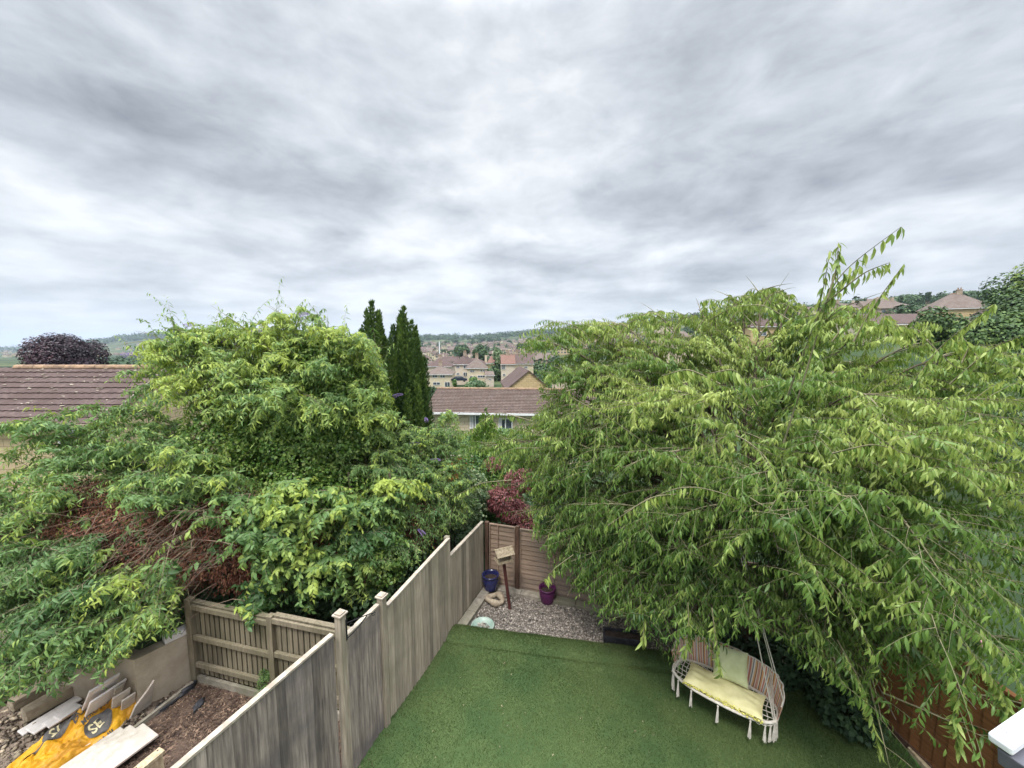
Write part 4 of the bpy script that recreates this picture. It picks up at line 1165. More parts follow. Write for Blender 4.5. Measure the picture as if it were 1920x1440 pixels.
# ------------------------------------------------------------------ houses
def tile_grid(O, ex, es, L, S_, gauge, pitch, amp, step, mb, seg=4, seed=0):
    """courses of wavy tiles: O lower left corner, ex along the eave, es up the slope"""
    nrm_ = ex.cross(es).normalized(); r_ = random.Random(seed)
    if nrm_.z < 0: nrm_ = -nrm_
    rows = max(1, round(S_ / gauge)); g_ = S_ / rows; cols = max(2, int(L / pitch) * seg)
    for i in range(rows):
        vs = []; t = r_.uniform(.94, 1.06)
        for k in range(cols + 1):
            x_ = L * k / cols; w = amp * abs(math.sin(math.pi * x_ / pitch))
            p = O + ex * x_ + es * (i * g_); q = O + ex * x_ + es * ((i + 1) * g_ + .02)
            vs += [p + nrm_ * (step + w), q + nrm_ * (w * 1.0), p + nrm_ * (-.01)]
        fs = []
        for k in range(cols):
            b = 3 * k; fs += [(b, b + 3, b + 4, b + 1), (b, b + 2, b + 5, b + 3)]
        mb.add(vs, fs, t)
def add_window(parent, m_frame, x, z, w, h, y, nx=2, side='front', door=False):
    """local coordinates; front faces -y"""
    def bx(mb, cx, cz, sx, sz, dy, th):
        if side == 'front': mb.box((cx, y + dy, cz), (sx, th, sz))
        else: mb.box((y + dy, cx, cz), (th, sx, sz))
    s_ = -1 if side in ('front', 'left') else 1
    f = MB(); t_ = .07
    bx(f, x, z + h / 2, w, t_, s_ * .02, .10); bx(f, x, z - h / 2, w + .1, t_, s_ * .03, .13)
    for k in range(nx + 1): bx(f, x - w / 2 + w * k / nx, z, t_, h - t_, s_ * .02, .10)
    fo = f.build('door' if door else 'window', m_frame, parent, local=True)
    g_ = MB(); bx(g_, x, z, w, h, s_ * .012, .04); g_.build('pane', M_glass, fo, local=True)
def house(label, loc, rz, w, d, hw, hr, kind, mw, mr, wins=(), chims=((0, 0),), group=None, over=.3, gable_front=False, doors=(), near=False):
    t = thing('house', label, 'house', tuple(loc), rz, group)
    x0, x1, y0, y1 = -w / 2, w / 2, 0, d
    mb = MB(); hb = -2.5
    mb.add([(x0, y0, hb), (x1, y0, hb), (x1, y1, hb), (x0, y1, hb), (x0, y0, hw), (x1, y0, hw), (x1, y1, hw), (x0, y1, hw)],
           [(0, 1, 5, 4), (1, 2, 6, 5), (2, 3, 7, 6), (3, 0, 4, 7), (4, 5, 6, 7)])
    if kind == 'gable' and not gable_front:
        for x_ in (x0, x1): mb.add([(x_, y0, hw), (x_, y1, hw), (x_, d / 2, hw + hr)], [(0, 1, 2)])
    if kind == 'gable' and gable_front:
        for y_ in (y0, y1): mb.add([(x0, y_, hw), (x1, y_, hw), (0, y_, hw + hr)], [(0, 1, 2)])
    mb.build('wall', mw, t, local=True)
    mb = MB(); o_ = over; th = .14
    if kind == 'hip':
        k = min(w, d) / 2 * .96; rx0, rx1 = (x0 + k, x1 - k) if w > d else (-.05, .05)
        ry0, ry1 = (d / 2, d / 2) if w >= d else (k, d - k)
        e0 = hw - .06
        vs = [(x0 - o_, y0 - o_, e0), (x1 + o_, y0 - o_, e0), (x1 + o_, y1 + o_, e0), (x0 - o_, y1 + o_, e0), (x0 - o_, y0 - o_, e0 + th), (x1 + o_, y0 - o_, e0 + th), (x1 + o_, y1 + o_, e0 + th), (x0 - o_, y1 + o_, e0 + th),
              (rx0, ry0, hw + hr + .1), (rx1, ry0 if w >= d else ry0, hw + hr + .1), (rx1, ry1, hw + hr + .1), (rx0, ry1, hw + hr + .1)]
        fs = [(3, 2, 1, 0), (0, 1, 5, 4), (1, 2, 6, 5), (2, 3, 7, 6), (3, 0, 4, 7)]
        if w >= d: fs += [(4, 5, 9, 8), (5, 6, 9), (6, 7, 8, 9), (7, 4, 8)]
        else: fs += [(4, 5, 8), (5, 6, 11, 8), (6, 7, 11), (7, 4, 8, 11)]
        mb.add(vs, fs)
        top = hw + hr
    else:
        sl = hr / (d / 2 if not gable_front else w / 2)
        if not gable_front:
            for s_ in (-1, 1):
                ye = y0 - o_ if s_ < 0 else y1 + o_; ze = hw - o_ * sl
                mb.hexa([(x0 - .15, ye, ze), (x1 + .15, ye, ze), (x1 + .15, d / 2, hw + hr), (x0 - .15, d / 2, hw + hr),
                         (x0 - .15, ye, ze + th), (x1 + .15, ye, ze + th), (x1 + .15, d / 2, hw + hr + th), (x0 - .15, d / 2, hw + hr + th)])
        else:
            for s_ in (-1, 1):
                xe = s_ * (w / 2 + o_); ze = hw - o_ * sl
                mb.hexa([(xe, y0 - .15, ze), (0, y0 - .15, hw + hr), (0, y1 + .15, hw + hr), (xe, y1 + .15, ze),
                         (xe, y0 - .15, ze + th), (0, y0 - .15, hw + hr + th), (0, y1 + .15, hw + hr + th), (xe, y1 + .15, ze + th)])
    roof = mb.build('roof', mr, t, local=True)
    if near:
        # ridge capping and course lines
        rb_ = MB()
        if kind == 'hip' and w > d: rb_.tube([(rx0, d / 2, hw + hr + .12), (rx1, d / 2, hw + hr + .12)], .12, 6)
        elif not gable_front and kind == 'gable': rb_.tube([(x0 - .15, d / 2, hw + hr + th), (x1 + .15, d / 2, hw + hr + th)], .12, 6)
        if rb_.v: rb_.build('ridge', M_ridge, roof, local=True)
    gm = MB()
    if not gable_front:
        gm.box((0, y0 - o_ - .06, hw - .08 - (0 if kind == 'hip' else o_ * hr / (d / 2))), (w + 2 * o_, .10, .12)); gm.build('gutter', M_frame, t, local=True)
    for (cx, cy) in chims:
        cm = MB(); ch = hw + hr * (1 - abs(cx) / (w * .9) if kind == 'hip' else 1) 
        cm.box((cx, d / 2 + cy, ch + .2), (.9, .6, 1.8)); cm.box((cx, d / 2 + cy, ch + 1.16), (1.05, .75, .12))
        co = cm.build('chimney', M_chim, roof, local=True)
        for k in (-.22, .22):
            pm_ = MB(); pm_.lathe((cx + k, d / 2 + cy, ch + 1.22), [(.13, 0), (.11, .4), (.13, .42), (.09, .42)], 8); pm_.build('chimney_pot', M_pot, roof, local=True)
    for wd in wins: add_window(t, M_frame, wd[0], wd[1], wd[2], wd[3], wd[4] if len(wd) > 4 else 0, wd[5] if len(wd) > 5 else 2, wd[6] if len(wd) > 6 else 'front')
    for (x_, z_, w_, h_) in doors: add_window(t, M_frame, x_, z_, w_, h_, 0, 1, 'front', True)
    return t
def place(u, v, Y, rz=0):
    p = at(u, v, Y); return p

# --- left neighbour: long roof behind the buddleia
def left_house():
    Ye, Yr = 14.0, 17.0
    e = at(0, 796, Ye); r_ = at(100, 690, Yr)
    xr = at(318, 690, Yr).x; xl = -34
    t = thing('stone_house', 'buff stone house with long plum tiled roof at the left behind the green shrubs', 'house', (-18, Ye, 0))
    wf = Ye + .35
    mb = MB()
    mb.hexa([(xl, wf, -.5), (xr - .2, wf, -.5), (xr - .2, 2 * Yr - wf, -.5), (xl, 2 * Yr - wf, -.5), (xl, wf, e.z - .02), (xr - .2, wf, e.z - .02), (xr - .2, 2 * Yr - wf, e.z - .02), (xl, 2 * Yr - wf, e.z - .02)])
    mb.add([(xr - .2, wf, e.z - .03), (xr - .2, 2 * Yr - wf, e.z - .03), (xr - .2, Yr, r_.z - .1)], [(0, 1, 2)])
    mb.build('wall', M_wall3, t)
    xhip = at(30, 690, Yr).x
    mb = MB(); ex = Vector((1, 0, 0)); es = Vector((0, Yr - Ye, r_.z - e.z)); sl = es.length; es.normalize()
    tile_grid(Vector((xhip - 3.0, Ye, e.z)), ex, es, xr - xhip + 3.0, sl, .35, .30, .028, .045, mb, 4)
    # far slope
    es2 = Vector((0, -(Yr - Ye), r_.z - e.z)).normalized()
    tile_grid(Vector((xhip - 3.0, 2 * Yr - Ye, e.z)), ex, es2, xr - xhip + 3.0, sl, .35, .6, .028, .045, mb, 2)
    roof = mb.build('roof', M_tile2, t)
    mb = MB()
    n = 30
    for k in range(int((xr - xhip) / .45)):
        x_ = xhip + k * .45
        mb.tube([(x_, Yr, r_.z + .02), (x_ + .44, Yr, r_.z + .03)], .125, 8, tint=random.Random(k).uniform(.85, 1.3))
    mb.build('ridge', M_ridge, roof)
    mb = MB(); rr_ = random.Random(4)
    for k in range(130):
        x_ = rr_.uniform(xhip - 1, xr); s_ = rr_.random() ** .6 * sl
        p = Vector((x_, Ye, e.z)) + es * s_ + Vector((0, -.5, .86)) * .052
        q = rr_.uniform(.02, .07)
        Mx = Matrix((ex, es, ex.cross(es))).transposed()
        mb.blob(p, (q * 1.4, q * .8, .008), 1, .3, k, tint=rr_.uniform(.7, 1.15))
    lo_ = mb.build('lichen', M_lichen, roof); lo_['kind'] = 'stuff'
    mb = MB(); mb.bar((xl, Ye - .02, e.z - .03), (xr, Ye - .02, e.z - .03), .10, .10); mb.build('gutter', M_chim, t)
    mb = MB(); mb.bar((xr - .02, Ye, e.z + .02), (xr - .02, Yr, r_.z + .04), .05, .16); mb.build('verge_board', M_kerb, t)
    # hipped end further left with its own slope
    mb = MB(); a = Vector((xhip, Yr, r_.z)); mb.add([(xhip, Yr, r_.z), (xhip - 3.0, Ye, e.z), (xhip - 3.0, 2 * Yr - Ye, e.z), (-40, Yr - .3, at(0, 702, Yr - .3).z - 1.2), (-40, Ye, e.z), (xhip - 3, Ye, e.z + .01)],
                                                [(0, 1, 2), (0, 3, 4, 5)]); mb.build('hip_slope', M_tile2, t)
    add_window(t, M_frame, at(150, 880, wf).x + 18, 1.9, 1.2, 1.1, wf - Ye, 2)
left_house()
p = at(345, 735, 24)
h = house('small pinkish gable ended house glimpsed between the buddleia leaves', (p.x, p.y, -1.4), -.25, 5.2, 7, p.z + 1.0, 1.7, 'gable', M_wall4, M_tile2, gable_front=True, chims=())

# --- bungalow row behind the garden
def centre_house():
    e0_ = at(800, 771, 26.2); e1_ = at(1120, 786, 25.2)
    ex = (Vector((e1_.x, e1_.y, 0)) - Vector((e0_.x, e0_.y, 0))).normalized(); ey = Vector((-ex.y, ex.x, 0))
    ez = at(840, 773, 26.1).z; rz_ = at(840, 729, 29.4).z
    t = thing('tiled_house', 'low cream stone house with brown tiled roof directly beyond the gap between the trees', 'house', (e0_.x, e0_.y, -3))
    L = (e1_ - e0_).length; O = Vector((e0_.x, e0_.y, ez)); dep = 3.3
    b = O + ey * .4; c = b + ex * L; d2 = c + ey * 6; a2 = b + ey * 6
    mb = MB(); mb.hexa([(b.x, b.y, -4), (c.x, c.y, -4), (d2.x, d2.y, -4), (a2.x, a2.y, -4), (b.x, b.y, ez - .02), (c.x, c.y, ez - .02), (d2.x, d2.y, ez - .02), (a2.x, a2.y, ez - .02)])
    for q in (b, c):
        mb.add([(q.x, q.y, ez - .02), (q.x + ey.x * 6, q.y + ey.y * 6, ez - .02), (q.x + ey.x * 2.9, q.y + ey.y * 2.9, rz_ - .1)], [(0, 1, 2)])
    mb.build('wall', M_wall, t)
    es = (ey * dep + Vector((0, 0, rz_ - ez))); sl = es.length; es.normalize()
    mb = MB(); tile_grid(O - ex * .2, ex, es, L + .4, sl, .215, .24, .018, .04, mb, 3)
    es2 = (-ey * dep + Vector((0, 0, rz_ - ez))).normalized(); tile_grid(O + ey * 2 * dep - ex * .2, ex, es2, L + .4, sl, .4, .5, .02, .03, mb, 2)
    roof = mb.build('roof', M_tile, t)
    mb = MB(); q = O + ey * dep + Vector((0, 0, rz_ - ez + .03)); mb.tube([q - ex * .2, q + ex * (L + .2)], .10, 8); mb.build('ridge', M_ridge, roof)
    mb = MB(); q = O + Vector((0, 0, -.07)) - ey * .03; mb.bar(q - ex * .2, q + ex * (L + .2), .12, .13); mb.build('gutter', M_frame, t)
    for (u, v, w, h, n) in ((896, 790, 1.05, .95, 3), (948, 796, .9, .85, 2)):
        p = onplane(u, v, b, ex)
        f = MB(); R_ = Matrix((ex, ey, Vector((0, 0, 1)))).transposed()
        f.box(p + Vector((0, 0, h / 2)) - ey * .03, (w, .1, .07), M=R_); f.box(p - Vector((0, 0, h / 2)) - ey * .04, (w + .1, .13, .07), M=R_)
        for k in range(n + 1): f.box(p + ex * (-w / 2 + w * k / n) - ey * .03, (.07, .1, h - .07), M=R_)
        fo = f.build('window', M_frame, t); g_ = MB(); g_.box(p - ey * .01, (w, .05, h), M=R_); g_.build('pane', M_glass, fo)
        cu_ = MB(); cu_.box(p - ex * (w * .36) - ey * .037, (w * .16, .012, h * .9), M=R_, tint=.8); cu_.build('curtain', M_frame, fo)
centre_house()

# gable behind it
p = at(988, 736, 44)
house('ochre gable wall with brown roof rising behind the low tiled house', (p.x + .2, 44, p.z - 5), .10, 4.9, 9, at(948, 729, 44).z - p.z + 5.0, 2.0, 'gable', M_wall2, M_tile2, gable_front=True, chims=(), over=.2)
p = at(1075, 735, 50)
house('pale gable wall glimpsed through the left edge of the cherry tree', (p.x, 50, p.z - 5), -.1, 5.5, 8, at(1040, 716, 50).z - p.z + 5, 1.6, 'gable', M_wall4, M_tile2, gable_front=True, chims=())

def px_house(label, u0, u1, vb, ve, vr, Y, rz, kind, mw, mr, d=8, **kw):
    a = at(u0, vb, Y); b = at(u1, vb, Y); w = (b.x - a.x) / math.cos(rz)
    hw = at(u0, ve, Y).z - a.z
    hr = max(.8, at(u0, vr, Y + d / 2).z - at(u0, ve, Y).z)
    c = (a + b) / 2
    if 'wins' in kw: k_ = min(1.0, hw / 5.1); kw['wins'] = tuple((q[0], q[1] * k_, q[2], q[3] * k_, *q[4:]) for q in kw['wins'])
    return house(label, (c.x, Y, a.z), rz, w, d, hw, hr, kind, mw, mr, **kw)
px_house('cream hipped semi at the far left of the gap, beside the dark conifer', 798, 848, 727, 702, 686, 100, .06, 'hip', M_wall, M_tile4, d=8,
         wins=((1.0, 4.4, 1.2, 1.0), (-1.0, 4.4, 1.2, 1.0), (2.2, 1.2, 1.3, 1.9), (-.6, 1.6, 1.8, 1.0)), near=True)
px_house('grey brown hipped house standing behind the cream semi on the left', 796, 846, 712, 687, 672, 122, .0, 'hip', M_wall4, M_tile2, d=9, wins=((2.2, 4.2, 1.2, 1.0), (4.0, 3, .8, 1)), near=True)
px_house('left half of the central semi pair with white bay window', 853, 880, 708, 683, 667, 112, -.08, 'hip', M_wall4, M_tile2, d=9,
         wins=((-1.2, 4.1, .9, .9), (1.3, 4.1, 1.7, 1.2, -.05, 3), (1.3, 1.3, 1.8, 1.4, -.05, 3), (-1.2, 1.4, .8, .8)), near=True)
px_house('right half of the central semi pair with pale cream wall', 876, 913, 711, 690, 672, 106, .10, 'hip', M_wall, M_tile4, d=8,
         wins=((-1.3, 3.7, 1.2, .8), (1.2, 3.9, .5, .7, 0, 1), (1.9, 3.9, .5, .7, 0, 1), (1.2, 1.2, 2.0, 1.0, 0, 3), (-1.2, 1.0, 1.6, .9)), near=True)
px_house('red roofed house with bay, right of the slim trees', 940, 966, 708, 682, 666, 118, .05, 'gable', M_wall4, M_tile3, d=9,
         wins=((-1.5, 3.9, 1.2, 1.6, -.05, 3), (-1.3, 1.0, .8, .8), (1.2, 1.2, .6, 1.6, 0, 1)), near=True)
px_house('plum roofed house joined to the right of the red roofed one', 966, 1000, 700, 681, 664, 120, .03, 'gable', M_wall, M_tile2, d=9, wins=((-1.5, 3.0, .6, .7, 0, 1), (.5, 3.0, 1.0, 1.0)), near=True, chims=((-2.2, 0),))
px_house('narrow ochre house end between the slim trees and the central semi', 914, 926, 700, 680, 668, 128, -.3, 'gable', M_wall2, M_tile3, d=8, chims=())
px_house('tiny white outbuilding beside the central semi pair', 911, 926, 713, 703, 699, 104, .2, 'gable', M_wall4, M_tile4, d=4, wins=((0, 1.0, .7, 1.0, 0, 1),), chims=())
# right side
px_house('hipped ochre house with one white window peeping over the cherry crown', 1408, 1456, 650, 612, 592, 88, -.12, 'hip', M_wall2, M_tile2, d=7, wins=((-.4, 3.3, 1.5, 1.0, 0, 2),), near=True, chims=())
px_house('small gabled house seen through upper cherry leaves, middle right', 1266, 1302, 665, 634, 622, 92, .3, 'gable', M_wall, M_tile4, d=7, chims=())
px_house('low brown roofed house over the cherry crown at the right', 1620, 1745, 640, 606, 590, 70, -.1, 'gable', M_wall4, M_tile2, d=8, chims=())
px_house('large house with sweeping brown hipped roof on the right hilltop', 1768, 1838, 600, 578, 552, 84, -.5, 'hip', M_wall2, M_tile4, d=8, chims=((0.6, 0),), near=True)
px_house('cream gable end at the right edge below the dark trees', 1878, 1965, 660, 612, 580, 48, -.35, 'gable', M_wall, M_tile2, d=8, chims=(), gable_front=True)
px_house('pale roof glimpsed through the cherry leaves near the hill foot', 1242, 1268, 622, 610, 604, 190, .1, 'hip', M_wall, M_tile4, d=8, chims=())

# dark car on the road, garden hedges in the gap
p = at(861, 715, 100)
car = thing('parked_car', 'dark blue car parked in front of the central semi pair', 'car', (p.x, 100, p.z - .1), .15)
prof = [(-2.1, .35), (-2.1, .8), (-1.6, .95), (-.9, 1.4), (.7, 1.42), (1.3, .98), (2.05, .82), (2.1, .35)]
mb = MB(); n = len(prof); vs = [(x_, y_, z_) for y_ in (-.85, .85) for x_, z_ in prof]
mb.add(vs, [tuple(range(n))[::-1], tuple(range(n, 2 * n))] + [(i, (i + 1) % n, (i + 1) % n + n, i + n) for i in range(n)]); mb.build('body', M_carpaint, car, local=True, bevel=.05)
mb = MB(); mb.add([(-1.35, -.86, 1.0), (1.15, -.86, 1.0), (.65, -.86, 1.34), (-.85, -.86, 1.34)], [(0, 1, 2, 3)]); mb.build('side_window', M_glass, car, local=True)
for x_ in (-1.3, 1.3):
    for y_ in (-.8, .8):
        mb = MB(); mb.tube([(x_, y_ - .1, .33), (x_, y_ + .1, .33)], .33, 14); mb.build('wheel', M_tyre, car, local=True)
# street between the houses
mb = MB(); rp = []
for u, v, Y in ((850, 715, 97), (905, 716, 97), (960, 716, 97), (1000, 715, 97)):
    q = at(u, v, Y); rp.append(q)
vs = []
for q in rp: vs += [(q.x, q.y - 2.5, terrain(q.x, q.y - 2.5) + .08), (q.x, q.y + 3, terrain(q.x, q.y + 3) + .08)]
mb.add(vs, [(2 * k, 2 * k + 2, 2 * k + 3, 2 * k + 1) for k in range(len(rp) - 1)]); o = mb.build('road', M_road); tag(o, kind='structure')

# far small houses: four models, one mesh each with three materials
def far_model(seed):
    r_ = random.Random(seed); me = bpy.data.meshes.new('far_house')
    w, d, hw, hr = r_.uniform(8, 16), r_.uniform(7, 9), r_.uniform(4.4, 5.6), r_.uniform(2.0, 3.0)
    V = []; Fc = []; MI = []
    def add(vs, fs, mi):
        b = len(V); V.extend(vs); Fc.extend([tuple(b + i for i in f) for f in fs]); MI.extend([mi] * len(fs))
    x0, x1 = -w / 2, w / 2
    add([(x0, 0, -3), (x1, 0, -3), (x1, d, -3), (x0, d, -3), (x0, 0, hw), (x1, 0, hw), (x1, d, hw), (x0, d, hw)], [(0, 1, 5, 4), (1, 2, 6, 5), (2, 3, 7, 6), (3, 0, 4, 7)], 0)
    o_ = .4
    if seed % 2:
        add([(x0, 0, hw), (x0, d, hw), (x0, d / 2, hw + hr)], [(0, 1, 2)], 0); add([(x1, 0, hw), (x1, d, hw), (x1, d / 2, hw + hr)], [(0, 2, 1)], 0)
        add([(x0 - .2, -o_, hw - .2), (x1 + .2, -o_, hw - .2), (x1 + .2, d / 2, hw + hr + .1), (x0 - .2, d / 2, hw + hr + .1), (x1 + .2, d + o_, hw - .2), (x0 - .2, d + o_, hw - .2)], [(0, 1, 2, 3), (3, 2, 4, 5), (0, 5, 4, 1)], 1)
    else:
        k = d / 2
        add([(x0 - o_, -o_, hw - .1), (x1 + o_, -o_, hw - .1), (x1 + o_, d + o_, hw - .1), (x0 - o_, d + o_, hw - .1), (x0 + k, d / 2, hw + hr), (x1 - k, d / 2, hw + hr)], [(0, 1, 5, 4), (1, 2, 5), (2, 3, 4, 5), (3, 0, 4), (0, 3, 2, 1)], 1)
    for cx in ((x0 + .8,) if seed % 3 else (0, x1 - .8)):
        add([(cx - .4, d / 2 - .4, hw), (cx + .4, d / 2 - .4, hw), (cx + .4, d / 2 + .4, hw), (cx - .4, d / 2 + .4, hw), (cx - .4, d / 2 - .4, hw + hr + 1.1), (cx + .4, d / 2 - .4, hw + hr + 1.1), (cx + .4, d / 2 + .4, hw + hr + 1.1), (cx - .4, d / 2 + .4, hw + hr + 1.1)],
            [(0, 1, 5, 4), (1, 2, 6, 5), (2, 3, 7, 6), (3, 0, 4, 7), (4, 5, 6, 7)], 0)
    nw = int(w / 2.6)
    for k in range(nw):
        cx = x0 + (k + .5) * w / nw
        for cz, hh in ((1.3, 1.2), (hw - 1.1, 1.0)):
            ww = r_.choice([.6, .8, .5])
            add([(cx - ww, -.03, cz - hh / 2), (cx + ww, -.03, cz - hh / 2), (cx + ww, -.03, cz + hh / 2), (cx - ww, -.03, cz + hh / 2)], [(0, 1, 2, 3)], 2)
    me.from_pydata(V, [], Fc)
    for m in ([M_wall, M_wall4, M_wall3, M_chim][seed % 4], [M_tile2, M_tile4, M_tile, M_tile4][(seed // 2) % 4], M_glass): me.materials.append(m)
    me.polygons.foreach_set('material_index', MI)
    a = me.attributes.new('tint', 'FLOAT', 'POINT'); a.data.foreach_set('value', [1.0] * len(V))
    return me
far_meshes = [far_model(s_) for s_ in range(8)]
hr_ = random.Random(21)
def far_house(x, y, rz, label, group, sc_=1.0):
    o = bpy.data.objects.new('far_house', hr_.choice(far_meshes)); COL.objects.link(o)
    o.location = (x, y, terrain(x, y) + .2); o.rotation_euler = (0, 0, rz); o.scale = (sc_, sc_, sc_)
    tag(o, label, 'house', group); return o
FAR = []
def row(u0, u1, Y0, Y1, n, label, group, rzr=(-.5, .5)):
    for k in range(n):
        Y = math.exp(hr_.uniform(math.log(Y0), math.log(Y1))); u = hr_.uniform(u0, u1)
        x = (u - 960) / F * Y
        if any((x - a) ** 2 + (Y - b) ** 2 < 15 ** 2 for a, b in FAR): continue
        FAR.append((x, Y)); far_house(x, Y, hr_.uniform(*rzr), label, group)
# terraces stepping up the far slope
for Y in (150, 175, 205, 240, 285, 335, 390, 450, 520, 600, 700, 810, 930, 1060):
    u = 786 + hr_.uniform(-8, 8); rz = hr_.uniform(-.25, .25)
    while u < 1035:
        x = (u - 960) / F * Y; Yy = Y + hr_.uniform(-.03, .03) * Y
        if hr_.random() < (.75 if Y < 300 else .95):
            FAR.append((x, Yy))
            far_house(x, Yy, rz + hr_.uniform(-.12, .12), 'small pale stone house among trees across the valley between shrubs and cherry', 'houses across the valley')
        u += 16 * F / Y * hr_.uniform(.95, 1.35)
row(-20, 60, 700, 2600, 22, 'tiny pale house on the distant plain above the left roof', 'houses on the distant left plain')
row(185, 270, 900, 1700, 22, 'tiny pale house at the foot of the far left wooded hill', 'houses below the far left hill')
row(1010, 1240, 230, 600, 22, 'small house on the slope glimpsed over the top of the cherry tree', 'houses on the right slope')
row(1440, 1700, 110, 260, 8, 'small hillside house below the right wooded ridge', 'houses below the right ridge')
# one white mast
p = at(824, 656, 300); mb = MB(); mb.tube([(p.x, 300, p.z - 6), (p.x, 300, at(824, 640, 300).z)], [.5, .3], 8); o = mb.build('mast', M_whitepl); tag(o, 'slim white mast standing among the valley roofs', 'mast')

# ------------------------------------------------------------------ distant trees
def ball_crown(R, n, leaf, seed, squash=(1, 1, 1), lobes=9, tm=T_DIA, flat=.3):
    """leaf clumps on and inside a heap of lobes"""
    r_ = np.random.default_rng(seed)
    cs = r_.normal(0, 1, (lobes, 3)); cs = nrm(cs) * r_.uniform(.35, .72, (lobes, 1)); cs[0] = 0
    rs = r_.uniform(.34, .55, lobes); rs[0] = .68
    k = r_.choice(lobes, n, p=rs ** 2 / (rs ** 2).sum())
    dv = nrm(r_.normal(0, 1, (n, 3))); rad = rs[k] * r_.uniform(.72, 1.08, n)
    P = (cs[k] + dv * rad[:, None]) * R * np.array(squash)
    nn = dv + Z * .5 + r_.normal(0, .4, (n, 3)); l = np.cross(nn, r_.normal(0, 1, (n, 3))) - Z * flat
    tint = .38 + .16 * r_.normal(0, 1, lobes)[k] + r_.normal(0, .14, n)
    return leaf_arrays(P, l, nn, leaf * r_.uniform(.6, 1.3, n), np.clip(tint, 0, 1), tm)
def crown_mesh(name, m, *a, **k):
    V, fs, t = ball_crown(*a, **k); o = np_mesh(name, V, fs, t, m); me = o.data; bpy.data.objects.remove(o); return me
far_crowns = [crown_mesh('crown', M_fartree, 1.0, 900, .20, s_, sq) for s_, sq in ((1, (1, 1, .9)), (2, (.9, .9, 1.15)), (3, (1.2, 1, .75)), (4, (.7, .7, 1.3)))]
tr_ = random.Random(33)
def far_tree(x, y, R, label, group, z=None, squ=1.0):
    o = bpy.data.objects.new('far_tree', tr_.choice(far_crowns)); COL.objects.link(o)
    o.location = (x, y, (terrain(x, y) if z is None else z) + R * .55); o.rotation_euler = (0, 0, tr_.uniform(0, 6)); o.scale = (R, R, R * tr_.uniform(.8, 1.15) * squ)
    tag(o, label, 'tree', group); return o
def wood(name, label, pts, Rr, n, seed, m=M_fartree, leaf=.30):
    """a far-off wood that reads as one mass"""
    r_ = np.random.default_rng(seed); parts = []
    for (x, y, R) in pts:
        V, fs, t = ball_crown(R, n, R * leaf, int(r_.integers(1e6)), (1.1, 1.0, .85), lobes=5)
        parts.append((V + np.array([x, y, terrain(x, y) + R * .45]), fs, t))
    V, fl, T_ = join_arrays(parts); o = np_mesh(name, V, fl, T_, m); tag(o, label, 'wood', kind='stuff'); return o
def wood_pts(u0, u1, Y0, Y1, n, R0, R1, seed):
    r_ = random.Random(seed); out = []
    for k in range(n):
        Y = r_.uniform(Y0, Y1); u = r_.uniform(u0, u1); out.append(((u - 960) / F * Y, Y, r_.uniform(R0, R1)))
    return out
wood('hill_wood', 'dense wood covering the far left hill', wood_pts(160, 560, 1750, 2250, 420, 14, 26, 1), 20, 60, 1)
wood('skyline_wood', 'dark line of woodland along the middle skyline', wood_pts(770, 1100, 1350, 1750, 330, 10, 19, 2), 15, 70, 2)
wood('ridge_wood', 'wooded ridge rising behind the top of the cherry tree', wood_pts(1050, 1480, 560, 740, 300, 6, 11, 3), 9, 110, 3)
wood('hilltop_wood', 'wooded hilltop along the right skyline', wood_pts(1440, 1850, 260, 430, 210, 4, 7.5, 4), 6, 160, 4)
wood('plain_wood', 'dark tree belt on the distant left plain', wood_pts(-60, 200, 1500, 5200, 160, 18, 34, 5), 9, 40, 5)
wood('left_thicket', 'dark green thicket just above the left roof ridge', wood_pts(-40, 70, 60, 85, 30, 2.4, 3.6, 6), 3, 300, 6)
wood('valley_thicket', 'green thickets and hedges between the nearest valley houses', wood_pts(1000, 1120, 62, 130, 60, 2, 3.6, 8) + wood_pts(790, 1010, 66, 96, 46, .9, 1.8, 9) + wood_pts(780, 1010, 118, 145, 30, 1.6, 3.0, 10), 4, 260, 8)
wood('left_scrub', 'scrubby trees below the far left hill', wood_pts(195, 300, 110, 700, 60, 5, 9, 7), 3, 90, 7)
# countable trees in the gap
for (Y0, Y1, n) in ((125, 260, 30), (260, 480, 36), (480, 1100, 60)):
    for k in range(n):
        Y = tr_.uniform(Y0, Y1); u = tr_.uniform(780, 1040); x = (u - 960) / F * Y
        if any((x - a) ** 2 + (Y - b) ** 2 < 8 ** 2 for a, b in FAR): continue
        far_tree(x, Y, tr_.uniform(3.0, 5.8) * (1 + Y / 900), 'small dark green tree among the valley houses in the gap', 'trees among the valley houses')
for k in range(30):
    Y = tr_.uniform(150, 500); u = tr_.uniform(1040, 1300); far_tree((u - 960) / F * Y, Y, tr_.uniform(3, 5.5), 'rounded green tree on the slope above the cherry crown', 'trees on the right slope')
for k in range(34):
    Y = tr_.uniform(85, 240); u = tr_.uniform(1440, 1760); far_tree((u - 960) / F * Y, Y, tr_.uniform(2.2, 4.2), 'rounded green tree on the right hillside below the wooded top', 'trees on the right hillside')

